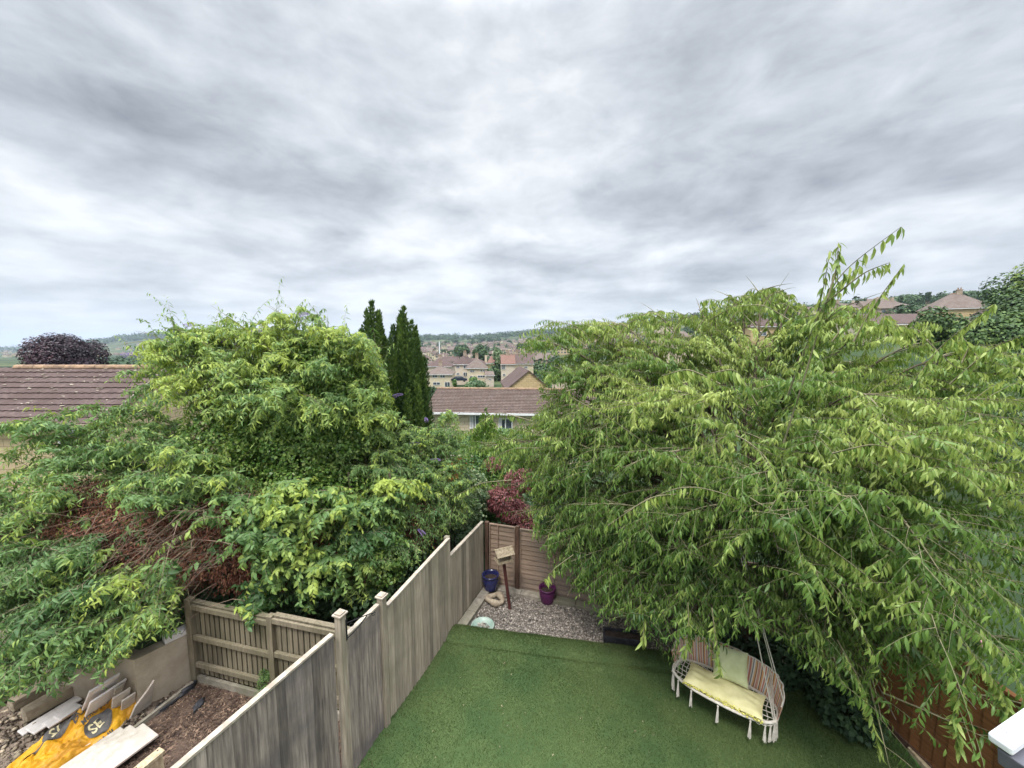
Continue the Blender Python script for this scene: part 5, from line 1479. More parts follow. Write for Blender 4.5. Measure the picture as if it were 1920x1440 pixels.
def tree_px(name, label, cat, u, vb, vt, halfw, Y, m, n, leaf, seed, lobes=10, squash_y=None, tm=T_DIA, trunk=True, flat=.3):
    b = at(u, vb, Y); t_ = at(u, vt, Y); h = t_.z - b.z; R = halfw / F * Y
    t = thing(name, label, cat, (b.x, Y, b.z))
    V, fs, tt = ball_crown(1.0, n, leaf, seed, (R, R, h * .5), lobes=lobes, tm=tm, flat=flat)
    np_mesh('crown', V + np.array([0, 0, h * .52]), fs, tt, m, t)
    if trunk:
        mb = MB(); mb.tube([(b.x, Y, b.z - 1.5), (b.x + .05 * R, Y, b.z + h * .3), (b.x, Y, b.z + h * .6)], [.06 * h, .045 * h, .01 * h], 8); mb.build('trunk', M_bark, t)
    return t
tree_px('copper_beech', 'large dark purple copper beech rising behind the left tiled roof', 'tree', 134, 735, 610, 50, 62, M_beech, 34000, .32, 5, lobes=16)
tree_px('round_tree', 'round pale green tree in the middle of the valley houses', 'tree', 900, 682, 647, 16, 165, M_fartree, 2500, .9, 6)
tree_px('slim_tree', 'tall slim pale green tree left of the red roofed house', 'tree', 934, 700, 642, 10, 130, M_shrub, 3500, .6, 7)
tree_px('valley_tree', 'dark bushy tree behind the central semi pair', 'tree', 868, 672, 645, 16, 210, M_fartree, 1800, 1.2, 8)
tree_px('garden_hedge', 'rounded brownish green hedge just above the low tiled roof', 'hedge', 893, 742, 711, 34, 60, M_shrub, 5000, .28, 9, lobes=14, trunk=False)
tree_px('bright_shrub', 'small bright green shrub before the central semi pair', 'shrub', 887, 722, 704, 9, 88, M_ivy, 1200, .35, 10, trunk=False)
tree_px('clipped_hedge', 'narrow upright green hedge right of the cream semi', 'hedge', 853, 728, 708, 4, 92, M_ivy, 900, .3, 11, trunk=False)
tree_px('large_dark_tree', 'large dark green tree towering at the right edge of the skyline', 'tree', 1915, 690, 492, 86, 46, M_conif, 26000, .34, 12, lobes=22)
tree_px('dark_bush', 'dark green rounded tree in front of the sweeping brown roof', 'tree', 1752, 680, 580, 44, 34, M_conif, 6000, .28, 13, lobes=12)
tree_px('holly_tree', 'dark green dense tree between the cream gable and the cherry crown', 'tree', 1838, 720, 592, 58, 30, M_conif, 8000, .26, 14, lobes=14)
tree_px('grey_shrub', 'pale grey green shrub behind the right side of the cherry tree', 'shrub', 1860, 900, 672, 135, 13, M_shrub, 16000, .12, 15, lobes=22, tm=T_BUDD)
for k, (u, vb, vt) in enumerate(((1688, 568, 551), (1737, 566, 545), (1741, 566, 546))):
    tree_px('poplar', ['lone pointed dark tree on the right skyline', 'left tree of the close pair of pointed trees on the right skyline', 'right tree of the close pair of pointed trees on the right skyline'][k], 'tree', u, vb, vt, 3, 260, M_fartree, 500, 1.0, 20 + k, lobes=5)

# ------------------------------------------------------------------ near conifers (spires)
def spire(name, label, base, h, R, n, leaf, seed, m=M_conif, ribs=11, power=.62, trunk=.1, fan=.10):
    r_ = np.random.default_rng(seed)
    t = thing(name, label, 'tree', tuple(base))
    nf = ribs * 6; fth = r_.uniform(0, 6.283, nf); fr = R * np.sqrt(r_.uniform(.05, 1, nf)) * .80
    ftop = h * (1 - .50 * (fr / R) ** (1 / power) * r_.uniform(.8, 1.1, nf)); ftop[0] = h; fr[0] = 0; fbot = ftop * r_.uniform(.0, .35, nf)
    fw = R * r_.uniform(.16, .27, nf)
    k = r_.choice(nf, n, p=(ftop * fw) / (ftop * fw).sum()); s_ = r_.uniform(0, 1, n) ** .85; th = r_.uniform(0, 6.283, n)
    rad = fw[k] * (1 - s_) ** .55 * np.minimum(1, .5 + s_ * 4) * r_.uniform(.7, 1.1, n)
    lean_ = (1 - .25 * s_ ** 2)
    P = np.stack([np.cos(fth[k]) * fr[k] * lean_ + np.cos(th) * rad, np.sin(fth[k]) * fr[k] * lean_ + np.sin(th) * rad, fbot[k] + (ftop - fbot)[k] * s_], 1)
    o_ = np.stack([np.cos(th), np.sin(th), np.zeros(n)], 1)
    l = Z * 1.0 + o_ * .5 + r_.normal(0, .28, (n, 3)); nn = o_ + r_.normal(0, .5, (n, 3))
    tint = np.clip(.34 + .14 * r_.normal(0, 1, nf)[k] + .25 * (s_ - .4) + r_.normal(0, .15, n), 0, 1)
    V, fs, tt = leaf_arrays(P, l, nn, leaf * r_.uniform(.6, 1.3, n), tint, T_THIN)
    np_mesh('crown', V, fs, tt, m, t)
    mb = MB(); mb.tube([base, Vector(base) + Vector((0, 0, h * .93))], [trunk, .02], 8); mb.build('trunk', M_bark, t)
    # dark inner mass of old shoots
    return t
b = at(765, 850, 9.6); tp_ = at(758, 576, 9.6)
spire('columnar_conifer', 'tall dark green columnar conifer with a pointed top beside the valley gap', (b.x, 9.6, -.3), tp_.z + .3, .92, 120000, .085, 3, power=.5)
b = at(722, 850, 10.2); tp_ = at(700, 566, 10.2)
spire('yew_column', 'rougher dark green yew column left of the taller pointed conifer', (b.x - .22, 10.2, -.3), tp_.z + .3, 1.0, 90000, .10, 4, ribs=8, power=.55)
b = at(911, 850, 17); tp_ = at(910, 766, 17)
spire('small_cypress', 'small bright green cypress in front of the low tiled house', (b.x, 17, -1.3), tp_.z + 1.3, 1.05, 20000, .11, 5, m=M_ivy, power=.8)
b = at(908, 900, 15)
spire('dark_cypress', 'dark blue green conifer behind the acer and the red panel', (b.x, 15, -1), at(905, 832, 15).z + 1.2, .75, 16000, .10, 6, power=.5)
b = ground(508, 1310, .02)
sd_ = thing('conifer_seedling', 'small dark feathery seedling growing at the olive fence', 'plant', tuple(b))
bb = np.array([b.x, b.y, b.z]); n = 120
hh = rng.uniform(.05, .5, n); th = rng.uniform(0, 6.28, n)
dd = nrm(np.stack([np.cos(th), np.sin(th), np.full(n, .6)], 1))
(Lf, tb_) = twigs(bb + Z * hh[:, None], dd, .28 * (1 - hh * 1.0), np.full(n, .3), 16, .045, .0, T_THIN, np.full(n, .3), spread=1.1, rad=.002)
np_mesh('foliage', Lf[0], Lf[1], Lf[2], M_conif, sd_, off=tuple(b))
mb = MB(); mb.tube([b, b + Vector((.01, 0, .3)), b + Vector((0, 0, .62))], [.012, .008, .002], 6); mb.build('stem', M_bark, sd_)

# ------------------------------------------------------------------ growing the big trees
CAMP = np.array([0, 0, H])
def limb_tree(fork, targets, lift, nsub, ntw, sublen, twlen, seed, polys=None, holes=(), min_cam=2.3, start=.28, twg=(.25, .7), sublift=.25, tipside=.8, flat=.35, subg=(.05, .32)):
    """limbs from the fork to each target; side branches; twig bases and directions"""
    r_ = np.random.default_rng(seed); tg = np.array(targets, float); n = len(tg)
    fk = np.repeat(np.array(fork, float)[None], n, 0) if np.ndim(fork) == 1 else np.array(fork, float)
    lf_ = np.array(lift, float) if np.ndim(lift) else np.full(n, lift)
    ct = fk + (tg - fk) * np.array([.5, .5, .5]); ct[:, 2] = np.maximum(fk[:, 2], tg[:, 2]) * .5 + .5 * (fk[:, 2] + tg[:, 2]) / 2 + lf_
    ss = np.linspace(0, 1, 14)
    limbs = np.stack([bezier(fk[i], ct[i], tg[i], ss) for i in range(n)])
    limbR = .72 * (.010 + .055 * (1 - ss) ** 1.2)[None] * np.ones((n, 1)) * (np.linalg.norm(tg - fk, axis=1)[:, None] / 4.0).clip(.5, 1.4)
    S = []; D = []; Ln = []; LI = []; nsub0 = nsub
    for i in range(n):
        nsub = max(6, int(nsub0 * np.linalg.norm(tg[i] - fk[i]) / 4.2)); LI += [i] * nsub
        s_ = start + (1 - start) * (np.arange(nsub) + r_.uniform(0, .8, nsub)) / nsub; s_ = s_.clip(0, 1)
        P = bezier(fk[i], ct[i], tg[i], s_); T = bez_tan(fk[i], ct[i], tg[i], s_); T[:, 2] *= flat; T = nrm(T)
        sd = nrm(np.cross(T, Z + .01)); sg = np.where(np.arange(nsub) % 2 == 0, 1, -1)[:, None]
        d = nrm(T * .75 + sd * sg * r_.uniform(.3, 1.1, (nsub, 1)) * tipside + Z * r_.uniform(-.25, .9, (nsub, 1)) * sublift * 2 + r_.normal(0, .15, (nsub, 3)))
        S.append(P); D.append(d); Ln.append(sublen * r_.uniform(.6, 1.15, nsub) * (1.15 - .55 * s_))
    S = np.concatenate(S); D = np.concatenate(D); Ln = np.concatenate(Ln)
    G = r_.uniform(*subg, len(S))
    ss = np.linspace(0, 1, 7)
    subs = S[:, None] + D[:, None] * (Ln[:, None] * ss)[..., None] - Z * (G[:, None] * Ln[:, None] * ss ** 2)[..., None]
    subR = .012 * (1.15 - ss)[None] * np.ones((len(S), 1))
    m = len(S); k = np.repeat(np.arange(m), ntw); s_ = np.tile((np.arange(ntw) + .5) / ntw, m) * .95 + .08 + r_.uniform(-.03, .03, m * ntw)
    B = S[k] + D[k] * (Ln[k] * s_)[:, None] - Z * (G[k] * Ln[k] * s_ ** 2)[:, None]
    T = nrm(D[k] - 2 * Z * (G[k] * s_)[:, None]); sd = nrm(np.cross(T, Z + .01)); sg = np.where(np.arange(len(k)) % 2 == 0, 1, -1)[:, None]
    d = nrm(T * .8 + sd * sg * r_.uniform(.2, .9, (len(k), 1)) + Z * r_.uniform(-.15, .45, (len(k), 1)) + r_.normal(0, .15, (len(k), 3)))
    L = twlen * r_.uniform(.6, 1.2, len(k)); g = r_.uniform(*twg, len(k))
    tip = B + d * L[:, None] - Z * (g * L)[:, None]
    keep = (np.linalg.norm(B - CAMP, axis=1) > min_cam) & (np.linalg.norm(tip - CAMP, axis=1) > min_cam) & (tip[:, 2] > .25)
    if polys is not None:
        for Q in (B, tip):
            u, v = proj(Q); ok = np.zeros(len(u), bool)
            for pl in polys: ok |= in_poly(u, v, pl)
            keep &= ok
    for hp_, pr in holes:
        u, v = proj((B + tip) / 2); keep &= ~(in_poly(u, v, hp_) & (r_.random(len(u)) < pr))
    kk = np.where(keep)[0]
    # side branches whose every twig was pruned go too
    alive = np.zeros(m, bool); alive[k[kk]] = True
    return dict(limbs=limbs, limbR=limbR, subs=subs[alive], subR=subR[alive], B=B[kk], d=d[kk], L=L[kk], g=g[kk], limb=np.array(LI)[k[kk]])
def V3(u, v, Y):
    p = at(u, v, Y); return (p.x, p.y, p.z)
def stems_mesh(name, sets, m, parent, off, n=4):
    parts = [tube_arrays(C, R, n) for C, R in sets]
    V, fl, T_ = join_arrays(parts); return np_mesh(name, V, fl, T_, m, parent, off)

# ---- cherry tree
base = np.array([4.2, 6.7, 0.0]); fork = np.array([4.25, 6.75, 2.1])
ch_t = [V3(*q) for q in (
    (915, 835, 8.3), (985, 870, 8.0), (950, 920, 8.2), (1010, 640, 8.8), (1075, 612, 8.6), (1150, 605, 8.6), (1230, 590, 8.4), (1310, 580, 8.2), (1390, 565, 7.6), (1430, 540, 7.2),
    (1070, 1000, 7.0), (1110, 1080, 6.6), (1190, 1120, 6.1), (1270, 1150, 5.6), (1350, 1140, 5.0), (1470, 1180, 4.6), (1560, 1220, 4.3), (1640, 1290, 4.1), (1680, 1350, 3.9),
    (1830, 1330, 3.7), (1900, 1250, 3.8), (1760, 1200, 3.9), (1480, 570, 6.8), (1560, 580, 6.2), (1640, 610, 5.8), (1740, 640, 6.0), (1820, 660, 5.8), (1900, 700, 5.4),
    (1960, 800, 4.8), (1970, 950, 4.3), (1980, 1100, 4.0), (1060, 760, 7.4), (1110, 850, 6.8), (1180, 760, 6.6), (1290, 740, 6.0), (1250, 860, 5.6), (1380, 820, 5.2),
    (1340, 960, 4.9), (1450, 900, 4.5), (1460, 1040, 4.2), (1570, 960, 4.0), (1580, 820, 4.6), (1500, 720, 5.4), (1640, 740, 5.0), (1720, 820, 4.3), (1700, 980, 3.7),
    (1820, 900, 3.9), (1840, 1060, 3.6), (1600, 1120, 3.9), (1740, 1100, 3.5), (1180, 960, 6.0), (1250, 1040, 5.4), (1800, 760, 4.7), (1400, 690, 6.6), (1240, 690, 7.2),
    (1400, 700, 9.0), (1050, 700, 8.2), (1020, 740, 8.4), (1120, 690, 8.0), (1180, 660, 8.2), (1080, 820, 7.4), (1040, 900, 7.4), (1020, 960, 7.4), (960, 830, 8.0), (1000, 800, 8.4), (1150, 1040, 6.2), (1045, 1010, 7.2), (1085, 1075, 6.8), (1130, 1105, 6.4), (1070, 1045, 7.3), (1000, 955, 7.7), (1150, 1135, 6.1), (1210, 1165, 5.8), (1120, 1050, 6.8), (1180, 1080, 6.3), (1240, 1130, 6.0), (1300, 1190, 5.2), (1230, 1190, 5.4), (1330, 640, 7.6), (1450, 640, 6.8), (1600, 680, 8.6), (1250, 680, 9.4), (1760, 700, 7.6), (1100, 700, 9.4), (1330, 1080, 5.3), (1560, 1180, 5.4), (1420, 1160, 5.6), (1530, 1060, 5.4), (1650, 1170, 5.0))]
POLY_CH = [[(858, 850), (868, 820), (900, 800), (992, 800), (1012, 735), (985, 700), (965, 640), (975, 612), (1040, 600), (1100, 600), (1200, 585), (1300, 575), (1350, 560), (1360, 545), (1440, 528), (1470, 545), (1500, 560), (1590, 570), (1690, 585), (1720, 640), (1790, 650), (1850, 600), (1890, 640), (2300, 660), (2300, 1700), (1790, 1700),
            (1650, 1420), (1600, 1330), (1545, 1270), (1490, 1240), (1440, 1200), (1395, 1175), (1370, 1200), (1345, 1245), (1310, 1230), (1290, 1250), (1250, 1245), (1215, 1195), (1190, 1230), (1170, 1185), (1120, 1160), (1075, 1120), (1040, 1080), (1000, 1010), (960, 965), (895, 975), (880, 930), (900, 880)]]
lift = [max(.2, 1.0 - .18 * abs(t[2] - 4)) + (.35 if t[2] < 3.2 else 0) for t in ch_t]
G_ = limb_tree(fork, ch_t, lift, 12, 12, 1.25, .62, 5, POLY_CH, twg=(.05, .5), holes=(([(890, 880), (1000, 890), (1005, 1010), (960, 1000), (900, 975)], .9), ([(1403, 598), (1456, 598), (1456, 648), (1403, 648)], .85), ([(1262, 618), (1304, 618), (1304, 650), (1262, 650)], .8), ([(1235, 598), (1268, 598), (1268, 616), (1235, 616)], .8), ([(1640, 575), (1760, 590), (1760, 625), (1640, 610)], .8), ([(1700, 640), (1790, 640), (1790, 680), (1700, 670)], .5), ([(1380, 1010), (1490, 1030), (1480, 1090), (1390, 1070)], .75), ([(1370, 830), (1430, 830), (1430, 880), (1370, 880)], .7), ([(1100, 890), (1180, 880), (1190, 930), (1110, 930)], .6), ([(1640, 1225), (1880, 1250), (1900, 1450), (1690, 1450), (1640, 1330)], .72),))
ch = thing('cherry_tree', 'spreading cherry tree with drooping narrow leaves filling the right half of the garden', 'tree', tuple(base))
young = rng.normal(.40, .13, len(ch_t))[G_['limb']] + rng.normal(0, .10, len(G_['B']))
young += .10 * (G_['B'][:, 2] - 3.4).clip(-2, 2.4)
print('cherry twigs', len(G_['B']))
Lf, tw = twigs(G_['B'], G_['d'], G_['L'], G_['g'], 21, .108, .95, T_CHERRY, young, tipgain=.35, jit=.30)
# long leading shoots close to the viewer: (path pixels with distance), leaf length
HERO = [([(1470, 830, 4.3), (1530, 640, 3.9), (1560, 520, 3.7), (1690, 425, 3.5)], .10, 22), ([(1478, 740, 4.3), (1525, 610, 4.0), (1560, 540, 3.9), (1612, 498, 3.8)], .105, 24), ([(1500, 700, 4.2), (1530, 600, 4.1), (1545, 540, 4.0), (1556, 470, 3.9)], .095, 20), ([(1560, 640, 4.4), (1600, 590, 4.3), (1640, 560, 4.2)], .095, 14), ([(1545, 570, 3.75), (1620, 510, 3.6), (1668, 492, 3.5)], .10, 12), ([(1552, 560, 3.7), (1570, 500, 3.7), (1572, 455, 3.7)], .10, 12),
        ([(1600, 640, 4.6), (1640, 570, 4.5), (1695, 495, 4.4)], .09, 22), ([(1690, 750, 4.8), (1760, 650, 4.6), (1865, 570, 4.4)], .11, 26), ([(1780, 720, 4.6), (1860, 650, 4.4), (1935, 622, 4.2)], .11, 20),
        ([(1170, 960, 5.0), (1280, 905, 4.6), (1380, 930, 4.3), (1480, 1000, 4.1)], .12, 34), ([(1290, 925, 4.7), (1220, 930, 4.7), (1140, 985, 4.8)], .12, 18), ([(1400, 930, 4.3), (1520, 1000, 3.9), (1640, 1090, 3.6), (1700, 1140, 3.5)], .12, 38), ([(1080, 730, 5.6), (1050, 735, 5.6), (1140, 780, 5.4), (1250, 860, 5.2)], .11, 24),
        ([(1350, 720, 4.6), (1290, 690, 4.5), (1240, 705, 4.5)], .12, 18), ([(1420, 760, 4.3), (1380, 690, 4.2), (1330, 700, 4.2)], .12, 18), ([(1000, 790, 7.4), (930, 770, 7.6), (868, 815, 7.8)], .12, 22),
        ([(1010, 840, 7.3), (960, 840, 7.5), (905, 870, 7.7)], .12, 20), ([(960, 900, 7.2), (900, 905, 7.4), (855, 930, 7.6)], .11, 18), ([(1075, 1040, 6.2), (1040, 1065, 6.1), (1024, 1085, 6.0)], .15, 7), ([(1200, 1120, 5.4), (1208, 1170, 5.3), (1205, 1200, 5.2)], .15, 8), ([(1290, 1130, 5.0), (1292, 1180, 4.9), (1283, 1225, 4.85)], .13, 12),
        ([(1570, 1200, 4.1), (1620, 1290, 3.9), (1652, 1410, 3.8)], .12, 24), ([(1700, 1160, 3.6), (1760, 1230, 3.5), (1800, 1300, 3.4)], .12, 22), ([(1800, 1200, 3.5), (1880, 1290, 3.4), (1890, 1340, 3.4)], .12, 20),
        ([(1820, 1240, 3.3), (1790, 1330, 3.3), (1800, 1400, 3.3)], .12, 18), ([(1335, 1140, 4.7), (1342, 1200, 4.6), (1352, 1262, 4.5)], .13, 11), ([(1520, 1160, 4.2), (1535, 1200, 4.2), (1560, 1260, 4.1)], .12, 14), ([(1740, 640, 5.2), (1790, 690, 5.0), (1850, 700, 4.9)], .11, 18),
        ([(1680, 860, 3.9), (1620, 800, 3.9), (1690, 850, 3.7)], .12, 12), ([(1560, 850, 4.0), (1640, 830, 3.8), (1730, 860, 3.7)], .12, 16), ([(1330, 600, 6.6), (1400, 560, 6.4), (1440, 540, 6.3)], .11, 18), ([(1480, 600, 6.0), (1430, 570, 6.0), (1370, 575, 6.0)], .11, 18),
        ([(1290, 640, 7), (1330, 585, 6.9), (1385, 570, 6.8)], .11, 16), ([(1100, 650, 7.6), (1040, 605, 7.6), (975, 625, 7.6)], .12, 18), ([(1160, 640, 7.6), (1190, 595, 7.5), (1225, 610, 7.5)], .12, 14)]
hp = []; hC = []; hR = []
for _ in range(70):     # thin shoots standing out of the crown top
    u_ = rng.uniform(1010, 1880); top_ = np.interp(u_, [1010, 1100, 1200, 1300, 1380, 1450, 1520, 1600, 1700, 1800, 1880], [640, 610, 600, 590, 560, 545, 575, 590, 600, 640, 650])
    Y_ = np.interp(u_, [1010, 1400, 1880], [8.4, 7.2, 5.4]) + rng.uniform(-.8, .8); du = rng.uniform(-40, 40)
    HERO.append(([(u_, top_ + 40, Y_), (u_ + du * .6, top_ + 8, Y_), (u_ + du * 1.3, top_ + rng.uniform(-16, 6), Y_ - .1), (u_ + du * 2.0, top_ + rng.uniform(0, 22), Y_ - .2)], .10, 12))
for path, ll, nl in HERO:
    pts = np.array([V3(*q) for q in path]); 
    # smooth resample
    t_ = np.linspace(0, len(pts) - 1, len(pts)); tt2 = np.linspace(0, len(pts) - 1, 40)
    C = np.stack([np.interp(tt2, t_, pts[:, k]) for k in range(3)], 1)
    for _ in range(30): C[1:-1] = (C[:-2] + 2 * C[1:-1] + C[2:]) / 4
    s_ = np.linspace(.12, 1, nl); idx = s_ * 39; P = np.stack([np.interp(idx, np.arange(40), C[:, k]) for k in range(3)], 1)
    Tg = nrm(np.gradient(C, axis=0)); T = np.stack([np.interp(idx, np.arange(40), Tg[:, k]) for k in range(3)], 1); S_ = nrm(np.cross(T, Z + .01))
    # leaves come in small bunches
    rep = 3 if ll <= .10 else 4; P = np.repeat(P, rep, 0); T = np.repeat(T, rep, 0); S_ = np.repeat(S_, rep, 0); n = len(P)
    alt = np.where(rng.random(n) < .5, 1, -1)[:, None] * rng.uniform(.2, .8, (n, 1))
    l = .25 * T + alt * S_ - Z * rng.uniform(.7, 1.5, (n, 1)) + rng.normal(0, .2, (n, 3)); nn = Z * .7 + .6 * T + rng.normal(0, .35, (n, 3))
    hp.append(leaf_arrays(P, l, nn, ll * 1.15 * rng.uniform(.65, 1.1, n), np.clip(rng.normal(.62, .15, n) + .15 * np.repeat(s_, rep), 0, 1), T_CHERRY))
    hC.append(C); hR.append(np.linspace(.011, .0025, 40))
V, fl, T_ = join_arrays([Lf] + hp)
np_mesh('crown', V, fl, T_, M_cherry, ch, off=tuple(base))
nt = len(G_['limbs'])
stems_mesh('branches', [(G_['limbs'], G_['limbR'])], M_bark, ch, tuple(base), 6)
stems_mesh('twigs', [(G_['subs'], G_['subR']), tw, (np.array(hC), np.array(hR))], M_twig, ch, tuple(base), 3)
mb = MB(); mb.tube([base + [0, 0, -.2], base + [.02, 0, .5], base + [-.03, .03, 1.3], fork, fork + [.05, .05, .4]], [.19, .15, .13, .12, .05], 14); mb.build('trunk', M_bark, ch, smooth=True)
# hanging point for the bench
mb = MB(); hg = S(.02, 0, 2.9); mb.tube([Vector(fork), Vector(fork).lerp(hg, .5) + Vector((0, 0, .3)), hg, hg + Vector((-.3, -.3, .05))], [.06, .05, .04, .015], 8); mb.build('bough', M_bark, ch)

# ---- left shrubs: buddleia, ivy, dead hedge
def bush(name, label, cat, base, targets, polys, seed, nsub=9, ntw=9, sublen=1.0, twlen=.5, leaf=.10, m=M_budd, tmpl=T_BUDD, hang=.45, nl=18, t0=.38, tsd=.14, forkj=.5, min_cam=3.0, lift=.6, tipgain=.45, stemm=M_twig, zgain=.06, start=.3, holes=(), wands=()):
    r_ = np.random.default_rng(seed); b = np.array(base, float)
    fk = b + np.stack([r_.normal(0, forkj, len(targets)), r_.normal(0, forkj * .6, len(targets)), r_.uniform(.2, .8, len(targets))], 1)
    g_ = limb_tree(fk, targets, lift, nsub, ntw, sublen, twlen, seed, polys, holes, min_cam, start=start, twg=(.2, .75), sublift=.3)
    t = thing(name, label, cat, tuple(base))
    tn = r_.normal(t0, tsd, len(targets))[g_['limb']] + r_.normal(0, .10, len(g_['B'])) + zgain * (g_['B'][:, 2] - 3)
    tn += .35 * (r_.random(len(tn)) < .06)
    print(name, len(g_['B']))
    Lf, tw = twigs(g_['B'], g_['d'], g_['L'], g_['g'], nl, leaf, hang, tmpl, tn, tipgain=tipgain, spread=.8, pair=True, jit=.42)
    extra = []
    if wands:
        wb = np.repeat(np.array([V3(u_, v_ + 38 + 16 * math.sin(u_ * .07), Y_) for u_, v_, Y_ in wands]), 3, 0) + r_.normal(0, .12, (len(wands) * 3, 3)); nw = len(wb)
        wd_ = nrm(np.stack([r_.normal(0, .45, nw), r_.normal(0, .3, nw), np.ones(nw)], 1))
        Lw, tw2 = twigs(wb, wd_, r_.uniform(.35, 1.05, nw), r_.uniform(.1, .6, nw), 14, .105, .6, tmpl, r_.normal(.45, .12, nw), tipgain=.3, spread=.8, pair=True)
        V_, fl_, T2 = join_arrays([Lf, Lw]); Lf = (V_, fl_, T2); extra = [tw2]
    np_mesh('crown', *Lf[:2], Lf[2], m, t, off=tuple(base))
    stems_mesh('branches', [(g_['limbs'], g_['limbR'] * .55), (g_['subs'], g_['subR'] * .7), tw] + extra, stemm, t, tuple(base), 3)
    return t, g_
POLY_TOP = [(150, 760), (222, 690), (228, 665), (268, 650), (262, 628), (330, 600), (345, 588), (400, 605), (430, 596), (470, 612), (520, 580), (575, 572), (600, 600), (640, 605), (690, 625), (712, 655), (728, 720), (760, 800), (150, 1000)]
POLY_L = [[(-400, 860), (10, 790), (40, 760), (110, 765), (190, 745), (250, 715), (222, 690), (228, 650), (268, 630), (255, 600), (330, 570), (345, 545), (400, 565), (470, 560), (530, 545), (560, 548), (600, 570), (640, 570), (690, 590), (712, 640), (728, 720), (770, 800), (820, 800), (830, 745), (850, 760), (880, 830), (893, 900), (902, 960),
           (840, 1005), (770, 1080), (720, 1105), (690, 1130), (640, 1140), (600, 1120), (575, 1165), (545, 1110), (520, 1150), (478, 1205), (452, 1190), (430, 1130), (395, 1090), (350, 1090), (345, 1160), (330, 1200), (300, 1180), (262, 1215), (225, 1240), (200, 1295), (150, 1262), (120, 1320), (60, 1285), (0, 1330), (-400, 1340)]]
tg = [V3(*q) for q in ((290, 640, 7.6), (350, 630, 7.8), (420, 630, 8.0), (500, 620, 8.0), (555, 600, 8.0), (610, 610, 8.0), (660, 640, 8.0), (700, 680, 8.2), (330, 680, 7.2), (420, 680, 7.2), (510, 660, 7.4), (600, 690, 7.4), (660, 740, 7.6),
     (560, 730, 7.0), (470, 740, 6.9), (260, 700, 7.6), (380, 640, 7.8), (460, 630, 8.2), (580, 640, 8.2), (640, 620, 8.0), (685, 640, 8.2), (700, 660, 8.2), (310, 640, 7.7), (390, 620, 7.8), (450, 610, 8.0), (530, 590, 8.0), (715, 700, 8.3), (690, 750, 8.0))]
bush('buddleia', 'tall buddleia with arching yellow green sprays against the sky', 'shrub', (-4.0, 8.6, 0), tg, [POLY_TOP], 41, nsub=12, ntw=11, leaf=.115, t0=.52, sublen=1.0, wands=[(u_, v_, Y_) for u_, v_, Y_ in zip(range(275, 725, 16), [655, 640, 625, 610, 600, 600, 605, 610, 600, 600, 600, 595, 590, 590, 590, 580, 575, 570, 570, 575, 585, 600, 610, 610, 615, 620, 630, 640, 650], [7.6] * 29)])
tg = [V3(*q) for q in ((60, 800, 7.4), (110, 790, 7.4), (180, 780, 7.6), (250, 770, 7.6), (40, 880, 6.8), (120, 870, 6.8), (220, 850, 7.0), (310, 820, 7.0), (0, 960, 6.2), (90, 940, 6.2), (190, 900, 6.6), (280, 880, 6.6), (360, 850, 6.6),
     (-60, 1040, 5.6), (20, 1060, 5.5), (90, 1040, 5.6), (10, 1150, 5.2), (80, 1180, 5.1), (150, 1190, 5.2), (60, 1240, 5.0), (130, 1250, 5.0), (-50, 1200, 4.9), (200, 1180, 5.2), (260, 1150, 5.4), (310, 1130, 5.5), (220, 1080, 5.6), (330, 1010, 5.7), (180, 1010, 5.9), (120, 1120, 5.3), (390, 900, 6.4), (300, 940, 6.2), (0, 1250, 4.9),
     (-150, 950, 6.0), (-150, 1150, 5.2), (40, 1110, 5.5), (250, 1200, 5.3), (170, 1240, 5.0), (20, 1290, 4.8))]
POLY_L1 = [POLY_L[0]]
BROWN = (([(139, 900), (210, 900), (210, 955), (150, 960)], .85), ([(108, 965), (160, 965), (155, 1000), (110, 1000)], .8), ([(180, 995), (330, 960), (350, 1060), (250, 1080), (185, 1045)], .84), ([(333, 965), (430, 955), (440, 1120), (345, 1125)], .86), ([(575, 890), (640, 895), (630, 970), (590, 960)], .6))
bush('grey_buddleia', 'grey green buddleia sprawling over the low wall at the left', 'shrub', (-6.2, 8.2, 0), tg, POLY_L1, 42, nsub=12, ntw=12, leaf=.115, t0=.34, sublen=.85, lift=.6, zgain=.04, start=.38, holes=BROWN)
tg = [V3(*q) for q in ((830, 780, 8.8), (850, 775, 9.0), (865, 810, 8.9), (860, 850, 8.6), (880, 930, 8.4), (790, 800, 8.6), (740, 790, 8.2), (700, 800, 8.0), (760, 880, 8.0), (820, 900, 8.2), (850, 960, 8.0), (700, 880, 7.6), (780, 960, 7.6), (720, 960, 7.3), (760, 1030, 7.0), (700, 1050, 6.8), (650, 1090, 6.6), (600, 1080, 6.5),
     (640, 1000, 6.7), (820, 830, 8.8), (660, 930, 7.2), (690, 840, 7.8), (810, 1000, 7.6), (780, 830, 8.4), (750, 850, 8.0), (800, 870, 8.2), (840, 880, 8.4), (860, 900, 8.4), (830, 950, 8.0), (870, 960, 8.5), (790, 920, 7.9), (740, 940, 7.5))]
bush('right_buddleia', 'fine leaved grey green shrub with mauve flower spikes behind the side fence', 'shrub', (-2.6, 9.0, 0), tg, POLY_L, 43, nsub=14, ntw=12, leaf=.08, t0=.40, sublen=.85, twlen=.42, m=M_budd, nl=18)
